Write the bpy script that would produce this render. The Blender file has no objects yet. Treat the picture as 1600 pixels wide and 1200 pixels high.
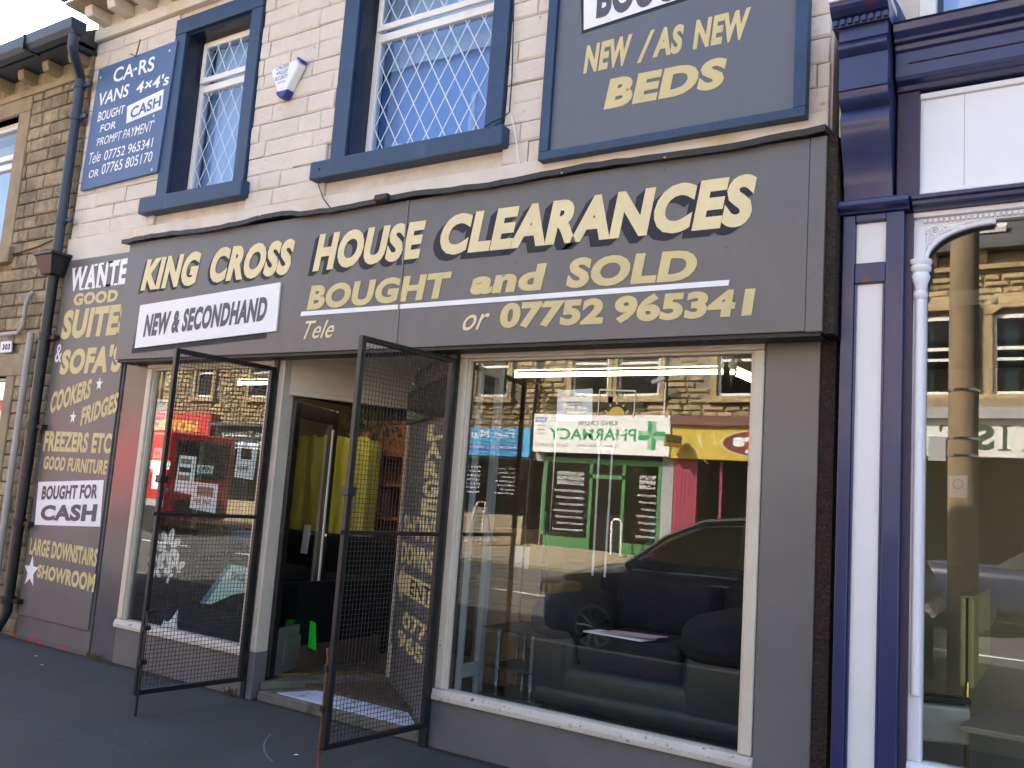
import bpy, bmesh, math, random
from mathutils import Vector, Matrix
import numpy as np
random.seed(7)
C = bpy.context.scene.collection
R_ = math.radians

# ------------------------------------------------------------------ camera
SC = bpy.context.scene
YAW, PIT, ROL, FPX = 0.57587258, 0.1289606, 0.07138324, 1392.45
DIST, EYE = 4.7, 1.565
FW = Vector((-math.sin(YAW)*math.cos(PIT), math.cos(YAW)*math.cos(PIT), math.sin(PIT)))
_r = Vector((math.cos(YAW), math.sin(YAW), 0)); _u = _r.cross(FW)
RT = _r*math.cos(ROL)+_u*math.sin(ROL); UP = -_r*math.sin(ROL)+_u*math.cos(ROL)
cam_d = bpy.data.cameras.new('camera'); cam = bpy.data.objects.new('camera', cam_d); C.objects.link(cam)
cam_d.sensor_width = 36; cam_d.lens = 36*FPX/1600; cam_d.clip_end = 500; cam_d.clip_start = 0.05
cam.matrix_world = Matrix(((RT.x, UP.x, -FW.x, 0), (RT.y, UP.y, -FW.y, -DIST), (RT.z, UP.z, -FW.z, EYE), (0, 0, 0, 1)))
SC.camera = cam
# ------------------------------------------------------------------ light
SUN_EL, SUN_AZ = 38, -38          # azimuth from +Y towards +X
wd = bpy.data.worlds.new('World'); SC.world = wd; wd.use_nodes = True
wn = wd.node_tree; sky = wn.nodes.new('ShaderNodeTexSky'); sky.sky_type = 'NISHITA'; sky.sun_disc = False
sky.sun_elevation = R_(SUN_EL); sky.sun_rotation = R_(SUN_AZ); sky.dust_density = 4.5; sky.air_density = 1.0; sky.ozone_density = .4
wn.links.new(sky.outputs[0], wn.nodes['Background'].inputs[0]); wn.nodes['Background'].inputs[1].default_value = 0.10
sl = bpy.data.lights.new('sun', 'SUN'); so = bpy.data.objects.new('sun', sl); C.objects.link(so)
sl.energy = 5.0; sl.angle = R_(0.5); sl.color = (1.0, 0.93, 0.82)
sd = Vector((math.sin(R_(SUN_AZ))*math.cos(R_(SUN_EL)), math.cos(R_(SUN_AZ))*math.cos(R_(SUN_EL)), math.sin(R_(SUN_EL))))
so.rotation_euler = sd.to_track_quat('Z', 'Y').to_euler(); so.location = (0, 0, 30)
vs = SC.view_settings; vs.view_transform = 'Standard'; vs.look = 'None'; vs.gamma = 1; vs.use_curve_mapping = False
vs.exposure = 2.8

# ------------------------------------------------------------------ survey helpers: a point of the photograph on a wall plane of the street
def ray(px, py): return RT*((px-800)/FPX) - UP*((py-600)/FPX) + FW
def W(px, py, y=0.0):
    d = ray(px, py); t = (y+DIST)/d.y
    return Vector((d.x*t, y, EYE+d.z*t))
OPP = -15.5
def O(px, py, y=OPP):               # point seen in the shop glass, across the street
    p = W(px, py, -y); return Vector((p.x, y, p.z))

# ------------------------------------------------------------------ materials
def nn(t, typ, **kw):
    n = t.nodes.new(typ)
    for k, v in kw.items(): setattr(n, k, v)
    return n
def pm(name, col, rough=.55, var=.12, scale=3.0, bump=.15, bscale=30, metal=0, spec=.5, coat=0, rnd=0, island=False, stretch=(1,1,1),
       col2=None, spots=None, emis=0, dist=.004, sheen=0, detail=4):
    m = bpy.data.materials.new(name); m.use_nodes = True; t = m.node_tree; b = t.nodes['Principled BSDF']; L = t.links.new
    tc = nn(t, 'ShaderNodeNewGeometry'); mp = nn(t, 'ShaderNodeMapping'); mp.inputs['Scale'].default_value = stretch
    L(tc.outputs['Position'], mp.inputs[0])
    n1 = nn(t, 'ShaderNodeTexNoise'); n1.inputs['Scale'].default_value = scale; n1.inputs['Detail'].default_value = 6; n1.inputs['Roughness'].default_value = .62
    L(mp.outputs[0], n1.inputs[0])
    rp = nn(t, 'ShaderNodeValToRGB'); rp.color_ramp.elements[0].position = .3; rp.color_ramp.elements[1].position = .7
    c2 = col2 or col
    rp.color_ramp.elements[0].color = tuple(max(0, c*(1-var)) for c in c2)+(1,)
    rp.color_ramp.elements[1].color = tuple(min(1, c*(1+var)) for c in col)+(1,)
    L(n1.outputs[0], rp.inputs[0]); out = rp.outputs[0]
    if rnd:
        src = tc.outputs['Random Per Island'] if island else nn(t, 'ShaderNodeObjectInfo').outputs['Random']
        mr = nn(t, 'ShaderNodeMapRange'); mr.inputs[3].default_value = 1-rnd; mr.inputs[4].default_value = 1+rnd
        L(src, mr.inputs[0]); vm = nn(t, 'ShaderNodeVectorMath', operation='SCALE'); L(out, vm.inputs[0]); L(mr.outputs[0], vm.inputs['Scale']); out = vm.outputs[0]
    if spots:
        for (sc_, lo, hi, scol, strch) in spots:
            ns = nn(t, 'ShaderNodeTexNoise'); ns.inputs['Scale'].default_value = sc_; ns.inputs['Detail'].default_value = 5
            m2 = nn(t, 'ShaderNodeMapping'); m2.inputs['Scale'].default_value = strch; L(tc.outputs['Position'], m2.inputs[0]); L(m2.outputs[0], ns.inputs[0])
            mr = nn(t, 'ShaderNodeMapRange'); mr.inputs[1].default_value = lo; mr.inputs[2].default_value = hi; L(ns.outputs[0], mr.inputs[0])
            mx = nn(t, 'ShaderNodeMix', data_type='RGBA'); L(mr.outputs[0], mx.inputs[0]); L(out, mx.inputs[6]); mx.inputs[7].default_value = tuple(scol)+(1,); out = mx.outputs[2]
    L(out, b.inputs['Base Color'])
    b.inputs['Roughness'].default_value = rough; b.inputs['Metallic'].default_value = metal
    b.inputs['Specular IOR Level'].default_value = spec; b.inputs['Coat Weight'].default_value = coat; b.inputs['Coat Roughness'].default_value = .08
    if sheen: b.inputs['Sheen Weight'].default_value = sheen
    if rough < .9:
        mr = nn(t, 'ShaderNodeMapRange'); mr.inputs[3].default_value = max(0, rough-.08); mr.inputs[4].default_value = min(1, rough+.12); L(n1.outputs[0], mr.inputs[0]); L(mr.outputs[0], b.inputs['Roughness'])
    if bump:
        n2 = nn(t, 'ShaderNodeTexNoise'); n2.inputs['Scale'].default_value = bscale; n2.inputs['Detail'].default_value = detail
        L(mp.outputs[0], n2.inputs[0]); bp = nn(t, 'ShaderNodeBump'); bp.inputs['Strength'].default_value = min(1, bump); bp.inputs['Distance'].default_value = dist
        L(n2.outputs[0], bp.inputs['Height']); L(bp.outputs[0], b.inputs['Normal'])
    if emis:
        b.inputs['Emission Color'].default_value = tuple(col)+(1,); b.inputs['Emission Strength'].default_value = emis
    return m
def glass(name, f0=.045, tint=(.93,.96,.95), wave=.0, rough=0.0, ws=1.3):
    m = bpy.data.materials.new(name); m.use_nodes = True; t = m.node_tree; L = t.links.new
    for n in list(t.nodes):
        if n.type == 'BSDF_PRINCIPLED': t.nodes.remove(n)
    o = [n for n in t.nodes if n.type == 'OUTPUT_MATERIAL'][0]
    tr = nn(t, 'ShaderNodeBsdfTransparent'); tr.inputs[0].default_value = tint+(1,)
    gl = nn(t, 'ShaderNodeBsdfGlossy'); gl.inputs['Roughness'].default_value = rough
    lw = nn(t, 'ShaderNodeLayerWeight'); lw.inputs[0].default_value = .5
    pw = nn(t, 'ShaderNodeMath', operation='POWER'); L(lw.outputs['Facing'], pw.inputs[0]); pw.inputs[1].default_value = 4
    ml = nn(t, 'ShaderNodeMath', operation='MULTIPLY_ADD'); L(pw.outputs[0], ml.inputs[0]); ml.inputs[1].default_value = 1-f0; ml.inputs[2].default_value = f0
    mx = nn(t, 'ShaderNodeMixShader'); L(ml.outputs[0], mx.inputs[0]); L(tr.outputs[0], mx.inputs[1]); L(gl.outputs[0], mx.inputs[2]); L(mx.outputs[0], o.inputs[0])
    if wave:
        g = nn(t, 'ShaderNodeNewGeometry'); ns = nn(t, 'ShaderNodeTexNoise'); ns.inputs['Scale'].default_value = ws; ns.inputs['Detail'].default_value = 1; L(g.outputs['Position'], ns.inputs[0])
        bp = nn(t, 'ShaderNodeBump'); bp.inputs['Strength'].default_value = 1; bp.inputs['Distance'].default_value = wave; L(ns.outputs[0], bp.inputs['Height']); L(bp.outputs[0], gl.inputs['Normal'])
    return m
cream = (.645,.58,.52)
M = dict(
 cream=pm('cream_masonry_paint', cream, .75, .06, 2.2, .9, 22, rnd=.03, dist=.012, detail=8, spots=[(1.6,.58,.8,(.56,.50,.43),(1,1,.35)),(14,.66,.74,(.42,.34,.26),(1,1,1))]),
 creamrec=pm('cream_joint_paint', (.60,.535,.47), .85, .12, 8, .4, 40, dist=.006),
 render=pm('cream_render', (.65,.59,.52), .7, .08, 3, .3, 18, dist=.01, spots=[(2.5,.55,.75,(.55,.44,.26),(1,1,.5))]),
 stone=pm('sandstone', (.29,.23,.145), .9, .28, 9, .7, 50, rnd=.28, dist=.01, col2=(.24,.18,.11), spots=[(3,.56,.75,(.13,.11,.08),(1,1,.6)),(22,.62,.72,(.42,.36,.26),(1,1,1))]),
 stonedress=pm('dressed_sandstone', (.30,.235,.15), .85, .2, 5, .5, 60, dist=.005, spots=[(4,.55,.8,(.12,.10,.08),(1,1,.4))]),
 mortar=pm('mortar', (.23,.19,.14), .95, .3, 12, .8, 60, dist=.01),
 ostone=pm('sunny_sandstone', (.36,.27,.15), .9, .25, 6, .9, 14, rnd=.2, island=True, dist=.03, spots=[(2,.6,.8,(.2,.16,.1),(1,1,1))]),
 slate=pm('roof_slate', (.08,.08,.085), .7, .25, 6, .6, 12, dist=.01, stretch=(1,1,3)),
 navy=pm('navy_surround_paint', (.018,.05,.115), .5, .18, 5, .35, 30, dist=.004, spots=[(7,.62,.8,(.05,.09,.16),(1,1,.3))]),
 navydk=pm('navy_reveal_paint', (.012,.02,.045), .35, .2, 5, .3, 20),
 blueboard=pm('blue_board_paint', (.065,.125,.27), .5, .05, 2, .08, 20, stretch=(1,1,.4)),
 grey=pm('grey_board_paint', (.130,.122,.127), .36, .10, 2.5, .25, 22, dist=.003, stretch=(1,1,.5), spots=[(3,.6,.85,(.11,.105,.11),(1,1,.3)),(30,.70,.75,(.03,.03,.03),(1,1,1))]),
 grey2=pm('grey_plinth_paint', (.145,.136,.138), .33, .10, 2.0, .3, 16, dist=.004, spots=[(5,.62,.8,(.13,.12,.12),(1,1,.5))]),
 greysemi=pm('grey_gloss_paint', (.10,.092,.10), .2, .12, 2.0, .25, 9, dist=.004, coat=.12),
 gold=pm('gold_letter_paint', (.60,.50,.245), .5, .08, 6, .1, 40, stretch=(1,1,1), spots=[(60,.68,.74,(.45,.36,.16),(1,1,1))]),
 goldlt=pm('pale_gold_paint', (.72,.62,.36), .5, .08, 5, .1, 40),
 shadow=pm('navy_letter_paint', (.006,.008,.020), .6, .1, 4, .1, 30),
 white=pm('white_board_paint', (.80,.80,.84), .45, .03, 3, .05, 30),
 whitelet=pm('white_letter_paint', (.82,.83,.87), .5, .03, 3, 0),
 greylet=pm('grey_letter_paint', (.085,.08,.10), .5, .06, 3, 0),
 redlet=pm('red_ink', (.6,.03,.03), .5, .06, 3, 0),
 frame=pm('cream_frame_paint', (.62,.545,.45), .45, .08, 4, .3, 30, dist=.003, spots=[(34,.715,.73,(.25,.14,.1),(1,1,.5)),(5,.6,.8,(.5,.42,.32),(1,1,.3))]),
 sillp=pm('peeling_sill_paint', (.53,.48,.43), .55, .1, 5, .5, 30, dist=.004, spots=[(23,.655,.68,(.22,.08,.05),(1,1,2)),(48,.64,.66,(.34,.27,.22),(1,1,1)),(6,.55,.8,(.50,.45,.40),(1,1,1))]),
 black=pm('black_painted_steel', (.012,.012,.014), .35, .3, 10, .4, 90, dist=.002, spots=[(18,.66,.72,(.10,.045,.025),(1,1,1))]),
 wire=pm('black_wire', (.012,.012,.013), .5, .2, 10, 0),
 rust=pm('rusty_steel', (.16,.06,.03), .8, .4, 30, .5, 90),
 blackcap=pm('black_bitumen_strip', (.018,.016,.014), .5, .4, 9, .9, 30, dist=.01, spots=[(16,.68,.72,(.5,.47,.42),(1,1,1))]),
 upvc=pm('white_window_plastic', (.80,.78,.75), .35, .04, 4, .05, 20, spots=[(6,.6,.85,(.6,.56,.5),(1,1,.4))]),
 lead=pm('pale_lead_strip', (.62,.72,.82), .5, .1, 9, 0),
 dark=pm('dark_room', (.03,.028,.025), .9, .2, 3, 0),
 blueg=pm('royal_navy_gloss', (.026,.032,.108), .3, .2, 3, .3, 25, coat=.25, dist=.004, stretch=(1,1,.25), spots=[(14,.66,.74,(.09,.03,.05),(1,1,.6))]),
 purple=pm('faded_purple_paint', (.045,.032,.075), .5, .15, 3, .3, 30),
 pwhite=pm('white_pilaster_paint', (.78,.76,.78), .45, .035, 4, .25, 12, dist=.004, stretch=(1,1,.3), spots=[(4,.62,.9,(.62,.58,.54),(1,1,.25))]),
 owhite=pm('white_gloss_frame', (.80,.80,.86), .35, .03, 4, .15, 20),
 brick=pm('dark_party_brick', (.035,.022,.018), .95, .5, 25, 1, 60, dist=.02),
 tarmac=pm('pavement_tarmac', (.043,.043,.047), .85, .22, 1.4, 1, 130, dist=.006, detail=8, spots=[(60,.60,.74,(.085,.085,.09),(1,1,1)),(1.1,.5,.8,(.028,.028,.032),(1,1,1)),(7,.70,.72,(.06,.06,.065),(1,1,1)),(33,.742,.75,(.35,.35,.35),(1,1,1))]),
 road=pm('road_asphalt', (.085,.083,.08), .9, .2, 2, .8, 90, dist=.006),
 slab=pm('yellow_stone_flags', (.36,.29,.19), .9, .15, 3, .4, 30, rnd=.1, island=True),
 kerb=pm('kerb_stone', (.30,.27,.22), .9, .2, 5, .5, 30, rnd=.1, island=True),
 yline=pm('yellow_road_paint', (.65,.48,.05), .7, .1, 8, .2, 40),
 wline=pm('white_road_paint', (.7,.7,.68), .7, .1, 8, .2, 40),
 step=pm('pale_blue_step_paint', (.50,.53,.68), .55, .12, 4, .4, 30, spots=[(9,.6,.7,(.25,.26,.32),(1,1,1))]),
 concrete=pm('dirty_concrete', (.13,.12,.10), .9, .3, 6, .7, 40, spots=[(5,.55,.7,(.05,.05,.03),(1,1,1))]),
 wood=pm('brown_wood', (.30,.10,.04), .4, .3, 5, .2, 30, stretch=(6,6,.5)),
 pine=pm('light_chest_wood', (.36,.22,.11), .5, .2, 5, .1, 30, stretch=(1,1,6)),
 orange=pm('orange_wood', (.45,.16,.03), .4, .2, 5, .1, 30, stretch=(6,6,.5)),
 yplast=pm('yellow_plastic_wrap', (.46,.42,.06), .22, .25, 4, .9, 7, coat=.5, dist=.03, stretch=(2,2,.3)),
 sofa=pm('black_fabric', (.007,.007,.009), .95, .3, 9, .4, 80, spec=.2),
 sofap=pm('plum_grey_fabric', (.014,.012,.017), .92, .25, 9, .6, 120),
 leather=pm('dark_green_leather', (.013,.0155,.0155), .42, .2, 7, .4, 50, dist=.004),
 jean=pm('blue_cloth', (.12,.20,.32), .85, .2, 8, .3, 60),
 paper=pm('white_paper', (.80,.81,.86), .7, .03, 5, 0),
 paperm=pm('mint_paper', (.45,.62,.60), .7, .05, 5, 0),
 paperp=pm('pink_paper', (.62,.40,.52), .7, .05, 5, 0),
 papery=pm('cream_paper', (.62,.62,.42), .7, .05, 5, 0),
 ink=pm('black_ink', (.02,.02,.03), .6, 0, 5, 0),
 gcard=pm('fluorescent_green_card', (.03,.75,.06), .6, .03, 5, 0),
 taupe=pm('taupe_board', (.21,.185,.155), .8, .08, 3, .1, 20),
 inwall=pm('cream_inner_wall', (.30,.25,.16), .85, .06, 2, .1, 20),
 inceil=pm('shop_ceiling', (.16,.145,.11), .9, .06, 2, .1, 20),
 infloor=pm('brown_carpet', (.075,.05,.035), .95, .3, 12, .4, 90),
 chrome=pm('chrome', (.75,.75,.75), .12, .02, 3, 0, metal=1),
 brass=pm('brass', (.62,.42,.12), .25, .1, 5, 0, metal=1),
 tube=pm('lit_tube', (1.0,.90,.62), .5, 0, 3, 0, emis=1.7),
 green=pm('green_shop_frame', (.05,.20,.06), .45, .1, 4, .1, 20),
 crossg=pm('green_sign_paint', (.02,.33,.10), .4, .03, 4, 0),
 crossl=pm('pale_green_sign_paint', (.30,.48,.36), .4, .03, 4, 0),
 greyp=pm('grey_render_pilaster', (.32,.32,.35), .7, .1, 3, .3, 20),
 yellow=pm('mustard_fascia', (.55,.40,.05), .45, .05, 3, .05, 20),
 ylite=pm('wheat_print', (.80,.66,.28), .5, .03, 3, 0),
 maroon=pm('maroon_print', (.16,.035,.025), .4, .05, 3, 0),
 redp=pm('red_print', (.45,.03,.02), .4, .05, 3, 0),
 crimson=pm('crimson_pilaster', (.30,.03,.07), .5, .08, 3, .1, 20),
 brownp=pm('brown_cornice_paint', (.16,.07,.055), .45, .1, 3, .1, 20),
 skyb=pm('sky_blue_sign', (.06,.36,.72), .4, .05, 3, 0),
 skyb2=pm('mid_blue_sign', (.04,.14,.55), .4, .05, 3, 0),
 red=pm('red_shop_paint', (.55,.03,.025), .4, .06, 3, .05, 20),
 vanred=pm('red_vehicle_paint', (.60,.015,.015), .25, .03, 3, 0, coat=.6),
 carpaint=pm('dark_blue_car_paint', (.022,.026,.060), .25, .05, 3, 0, coat=.35),
 tyre=pm('tyre_rubber', (.015,.015,.015), .85, .1, 8, .2, 60),
 alloy=pm('alloy_wheel', (.28,.28,.30), .3, .05, 4, 0, metal=.9),
 teal=pm('teal_curtain', (.20,.45,.45), .9, .1, 3, .2, 10),
 curtain=pm('pale_blue_net', (.62,.78,.95), .9, .06, 4, .3, 12, stretch=(3,3,.3)),
 curtain2=pm('blue_blind', (.30,.50,.86), .9, .06, 4, .1, 12),
 radi=pm('cream_radiator', (.52,.48,.22), .4, .06, 4, 0),
 applw=pm('grimy_white_enamel', (.5,.5,.48), .4, .12, 6, .1, 20),
 tabl=pm('grey_brown_tabletop', (.33,.28,.25), .45, .08, 4, .05, 30),
 olive=pm('olive_inner_wall', (.34,.29,.20), .8, .1, 2, .1, 10),
 polew=pm('weathered_pole_wood', (.25,.18,.11), .95, .25, 5, .8, 50, stretch=(1,1,.2)),
 bell=pm('bell_box_white', (.80,.80,.86), .35, .02, 3, 0),
 bellb=pm('bell_box_blue', (.02,.03,.22), .3, .05, 3, 0),
 mint=pm('mint_dot_paint', (.25,.75,.72), .5, .02, 3, 0),
 pipeg=pm('grey_pipe_paint', (.38,.36,.34), .5, .1, 3, .1, 30),
 gutter=pm('blue_black_iron_paint', (.03,.045,.075), .4, .15, 4, .25, 30),
 weed=pm('weed_leaf', (.07,.06,.03), .8, .3, 30, 0),
)
M['glass'] = glass('shop_glass', .07, wave=.0009)
M['glassr'] = glass('neighbour_glass', .075, (.92,.92,.88), wave=.0008, ws=.8)
M['glassup'] = glass('upper_window_glass', .05, (.8,.86,.95), wave=.004)
M['glassd'] = glass('far_glass', .03, (.5,.52,.55))
M['glasscar'] = glass('tinted_car_glass', .04, (.35,.42,.40))
for k in ('glass','glassr'): pass

# ------------------------------------------------------------------ object helpers
def tag(o, label=None, cat=None, group=None, kind=None):
    if label: o['label'] = label
    if cat: o['category'] = cat
    if group: o['group'] = group
    if kind: o['kind'] = kind
    return o
LOC = {}
def thing(name, label, cat, loc=(0,0,0), group=None, rz=0, local=False):
    o = bpy.data.objects.new(name, None); o.empty_display_size = .1; C.objects.link(o)
    o.location = loc; o.rotation_euler = (0,0,rz); tag(o, label, cat, group)
    LOC[o.name] = Matrix.Identity(4) if local else (Matrix.Translation(Vector(loc)) @ Matrix.Rotation(rz, 4, 'Z')).inverted()
    return o
class MB:
    def __init__(s): s.v = []; s.f = []
    def add(s, vs, fs):
        b = len(s.v); s.v += [tuple(v) for v in vs]; s.f += [tuple(b+i for i in f) for f in fs]; return s
    def box(s, x0, x1, y0, y1, z0, z1):
        return s.add([(x0,y0,z0),(x1,y0,z0),(x1,y1,z0),(x0,y1,z0),(x0,y0,z1),(x1,y0,z1),(x1,y1,z1),(x0,y1,z1)],
                     [(0,3,2,1),(4,5,6,7),(0,1,5,4),(1,2,6,5),(2,3,7,6),(3,0,4,7)])
    def obox(s, P, U, V, N):         # corner and three edge vectors
        P, U, V, N = map(Vector, (P, U, V, N)); q = [P, P+U, P+U+V, P+V]; q += [a+N for a in q]
        return s.add(q, [(0,3,2,1),(4,5,6,7),(0,1,5,4),(1,2,6,5),(2,3,7,6),(3,0,4,7)])
    def prism(s, poly, y0, y1, ax='y'):      # polygon in XZ (or YZ) extruded
        n = len(poly)
        if ax == 'y': vs = [(a, y0, b) for a, b in poly]+[(a, y1, b) for a, b in poly]
        elif ax == 'x': vs = [(y0, a, b) for a, b in poly]+[(y1, a, b) for a, b in poly]
        else: vs = [(a, b, y0) for a, b in poly]+[(a, b, y1) for a, b in poly]
        return s.add(vs, [tuple(range(n)), tuple(range(2*n-1, n-1, -1))]+[(i, i+n, (i+1) % n+n, (i+1) % n) for i in range(n)])
    def tube(s, pts, r, n=8, cap=True):
        pts = [Vector(p) for p in pts]; rs = r if isinstance(r, (list, tuple)) else [r]*len(pts); b = len(s.v); a = None
        for i, p in enumerate(pts):
            d = (pts[min(i+1, len(pts)-1)]-pts[max(i-1, 0)]).normalized()
            if a is None: a = d.orthogonal().normalized()
            a = (a-d*a.dot(d)).normalized(); c = d.cross(a)
            for k in range(n):
                th = 2*math.pi*k/n; s.v.append(tuple(p+(a*math.cos(th)+c*math.sin(th))*rs[i]))
        for i in range(len(pts)-1):
            for k in range(n): s.f.append((b+i*n+k, b+i*n+(k+1) % n, b+(i+1)*n+(k+1) % n, b+(i+1)*n+k))
        if cap: s.f += [tuple(b+k for k in range(n))[::-1], tuple(b+(len(pts)-1)*n+k for k in range(n))]
        return s
    def rbox(s, x0, x1, y0, y1, z0, z1, r=.05, seg=3, puff=0):
        bm = bmesh.new(); bmesh.ops.create_cube(bm, size=1)
        for v in bm.verts: v.co = Vector(((x0+x1)/2+v.co.x*(x1-x0), (y0+y1)/2+v.co.y*(y1-y0), (z0+z1)/2+v.co.z*(z1-z0)))
        r = min(r, .49*min(x1-x0, y1-y0, z1-z0))
        bmesh.ops.bevel(bm, geom=bm.edges[:], offset=r, segments=seg, profile=.5, affect='EDGES')
        bm.verts.index_update(); s.add([v.co for v in bm.verts], [[v.index for v in f.verts] for f in bm.faces]); bm.free(); return s
    def disc(s, c, r, n=16, y=None, ry=None):
        c = Vector(c); return s.add([c+Vector((r*math.cos(2*math.pi*k/n), 0, (ry or r)*math.sin(2*math.pi*k/n))) for k in range(n)], [tuple(range(n))])
    def build(s, name, mat, parent=None, smooth=False, bevel=0, kind=None, label=None, cat=None, group=None):
        me = bpy.data.meshes.new(name); org = Vector((0,0,0)); vs = s.v
        if parent is None:
            a = np.array(vs); org = Vector(((a[:,0].min()+a[:,0].max())/2, (a[:,1].min()+a[:,1].max())/2, a[:,2].min()))
            vs = [tuple(Vector(v)-org) for v in vs]
        me.from_pydata(vs, [], s.f); me.materials.append(M[mat] if isinstance(mat, str) else mat)
        bm = bmesh.new(); bm.from_mesh(me)
        bmesh.ops.recalc_face_normals(bm, faces=bm.faces[:]); bm.to_mesh(me); bm.free()
        if smooth:
            for p in me.polygons: p.use_smooth = True
            me.set_sharp_from_angle(angle=R_(40))
        o = bpy.data.objects.new(name, me); C.objects.link(o); o.location = org
        if parent is not None:
            o.parent = parent
            if parent.type == 'EMPTY': o.matrix_parent_inverse = LOC[parent.name]
        if bevel:
            bv = o.modifiers.new('edge_wear', 'BEVEL'); bv.width = bevel; bv.segments = 2; bv.limit_method = 'ANGLE'
        return tag(o, label, cat, group, kind)
    def tr(s, mtx): s.v = [tuple(mtx @ Vector(v)) for v in s.v]; return s
def struct(mb, name, mat, **k): return mb.build(name, mat, None, kind='structure', **k)
def wall_poly_hole(mb, x0, x1, z0, z1, y0, y1, holes):
    """wall slab with rectangular holes, cut as a grid so nothing overlaps"""
    xs = sorted({x0, x1}|{h[i] for h in holes for i in (0, 1)}); zs = sorted({z0, z1}|{h[i] for h in holes for i in (2, 3)})
    for i in range(len(xs)-1):
        for j in range(len(zs)-1):
            cx, cz = (xs[i]+xs[i+1])/2, (zs[j]+zs[j+1])/2
            if cx < x0 or cx > x1 or cz < z0 or cz > z1 or any(h[0] < cx < h[1] and h[2] < cz < h[3] for h in holes): continue
            mb.box(xs[i], xs[i+1], y0, y1, zs[j], zs[j+1])
    return mb

# lettering: the built-in font, laid out on any flat board
_TX = {}
def glyphs(s, bold, shear, space):
    bold = bold+.022 if bold >= .02 else bold+.006
    space = space+max(0, bold)*1.6; k = (s, bold, shear, space)
    if k not in _TX:
        cu = bpy.data.curves.new('t', 'FONT'); cu.body = s; cu.offset = bold; cu.shear = shear; cu.space_character = space; cu.resolution_u = 4; cu.fill_mode = 'FRONT'; cu.dimensions = '2D'
        ob = bpy.data.objects.new('t', cu); me = bpy.data.meshes.new_from_object(ob)
        v = np.array([x.co[:2] for x in me.vertices]) if len(me.vertices) else np.zeros((1,2)); f = [tuple(p.vertices) for p in me.polygons]
        lo, hi = v.min(0), v.max(0); _TX[k] = ((v-lo)/(hi-lo+1e-9), f)
        bpy.data.objects.remove(ob); bpy.data.meshes.remove(me)
    return _TX[k]
def T(mb, s, bl, br, tr, tl, bold=.02, shear=0, space=1.0):
    v, f = glyphs(s, bold, shear, space); bl, br, tr, tl = map(Vector, (bl, br, tr, tl))
    mb.add([bl*(1-a)*(1-b)+br*a*(1-b)+tr*a*b+tl*(1-a)*b for a, b in v], f); return mb
def TP(s, parent, mat, y, pbl, pbr, hl, hr=None, bold=.02, shear=0, space=1., fn=W, name='lettering', shadow=None, label=None):
    """text line on plane y: baseline end pixels as surveyed, cap heights from the survey too"""
    hr = hr if hr is not None else hl
    a, b = fn(*pbl, y), fn(*pbr, y); c = fn(pbl[0], hl, y); d = fn(pbr[0], hr, y)
    H1, H2 = Vector((0,0,c.z-a.z)), Vector((0,0,d.z-b.z))
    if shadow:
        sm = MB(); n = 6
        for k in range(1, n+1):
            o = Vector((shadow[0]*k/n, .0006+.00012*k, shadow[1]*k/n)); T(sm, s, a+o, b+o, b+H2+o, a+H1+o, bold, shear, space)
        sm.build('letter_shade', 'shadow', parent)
    return T(MB(), s, a, b, b+H2, a+H1, bold, shear, space).build(name, mat, parent, label=label)
def quad(mb, pts): return mb.add(pts, [tuple(range(len(pts)))])
def board(pts, y, th, name, mat, parent, fn=W, **k):     # flat board with thickness from surveyed corners
    ps = [fn(*p, y) for p in pts]; s = 1 if fn is W else -1
    n = len(ps); vs = [tuple(p) for p in ps]+[(p.x, p.y+th*s, p.z) for p in ps]
    return MB().add(vs, [tuple(range(n)), tuple(range(2*n-1, n-1, -1))]+[(i, i+n, (i+1) % n+n, (i+1) % n) for i in range(n)]).build(name, mat, parent, **k)
def star(mb, c, r, y):
    pts = []
    for k in range(10):
        a = math.pi/2+k*math.pi/5; q = r if k % 2 == 0 else r*.42; pts.append((c.x+q*.8*math.cos(a), y, c.z+q*math.sin(a)))
    return mb.add([(c.x, y, c.z)]+pts, [(0, i+1, (i+1) % 10+1) for i in range(10)])

# =================================================================== SETTING: ground
g = MB(); g.box(-30, 12, -4.25, 0.0, -.5, 0)
g.box(-1.15, 12, -5.4, -4.2502, -.5, 0)
struct(g, 'pavement', 'tarmac')
g = MB(); quad(g, [(-60,-4.2,-.12),(40,-4.2,-.12),(40,-11.6,.24),(-60,-11.6,.24)]); struct(g, 'road', 'road')
g = MB(); quad(g, [(-120,120,-.14),(120,120,-.14),(120,-120,-.14),(-120,-120,-.14)]); struct(g, 'ground', 'road')
g = MB(); x = -30
while x < -1.3: g.box(x, x+.9, -4.38, -4.2504, -.4, .004); x += .908
g.build('kerb', 'kerb', None, kind='structure')
g = MB(); x = -40
while x < 10: g.box(x, x+.9, -11.75, -11.6, -.2, .35); x += .908
struct(g, 'far_kerb', 'kerb')
g = MB(); random.seed(3)
x = -30.
while x < 8:
    w = .6
    for k in range(6):
        o = .3 if (int((x+30)/.6) % 2) else 0; g.box(x, x+w-.012, -11.76-(k+1)*.62, -11.76-k*.62-.012, .2, .345+.008*k+random.uniform(0,.005))
    x += w
struct(g, 'far_pavement', 'slab')
def road_z(y): return -.12+(-4.2-y)/7.4*.36
g = MB(); q = -11.25
quad(g, [(-40,q,road_z(q)+.005),(10,q,road_z(q)+.005),(10,q-.1,road_z(q-.1)+.005),(-40,q-.1,road_z(q-.1)+.005)])
struct(g, 'yellow_line', 'yline')
g = MB()
for k in range(14):
    x = -34+k*3.2; quad(g, [(x,-8,road_z(-8)+.005),(x+1.6,-8,road_z(-8)+.005),(x+1.6,-8.1,road_z(-8.1)+.005),(x,-8.1,road_z(-8.1)+.005)])
struct(g, 'centre_line_dashes', 'wline')
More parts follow.
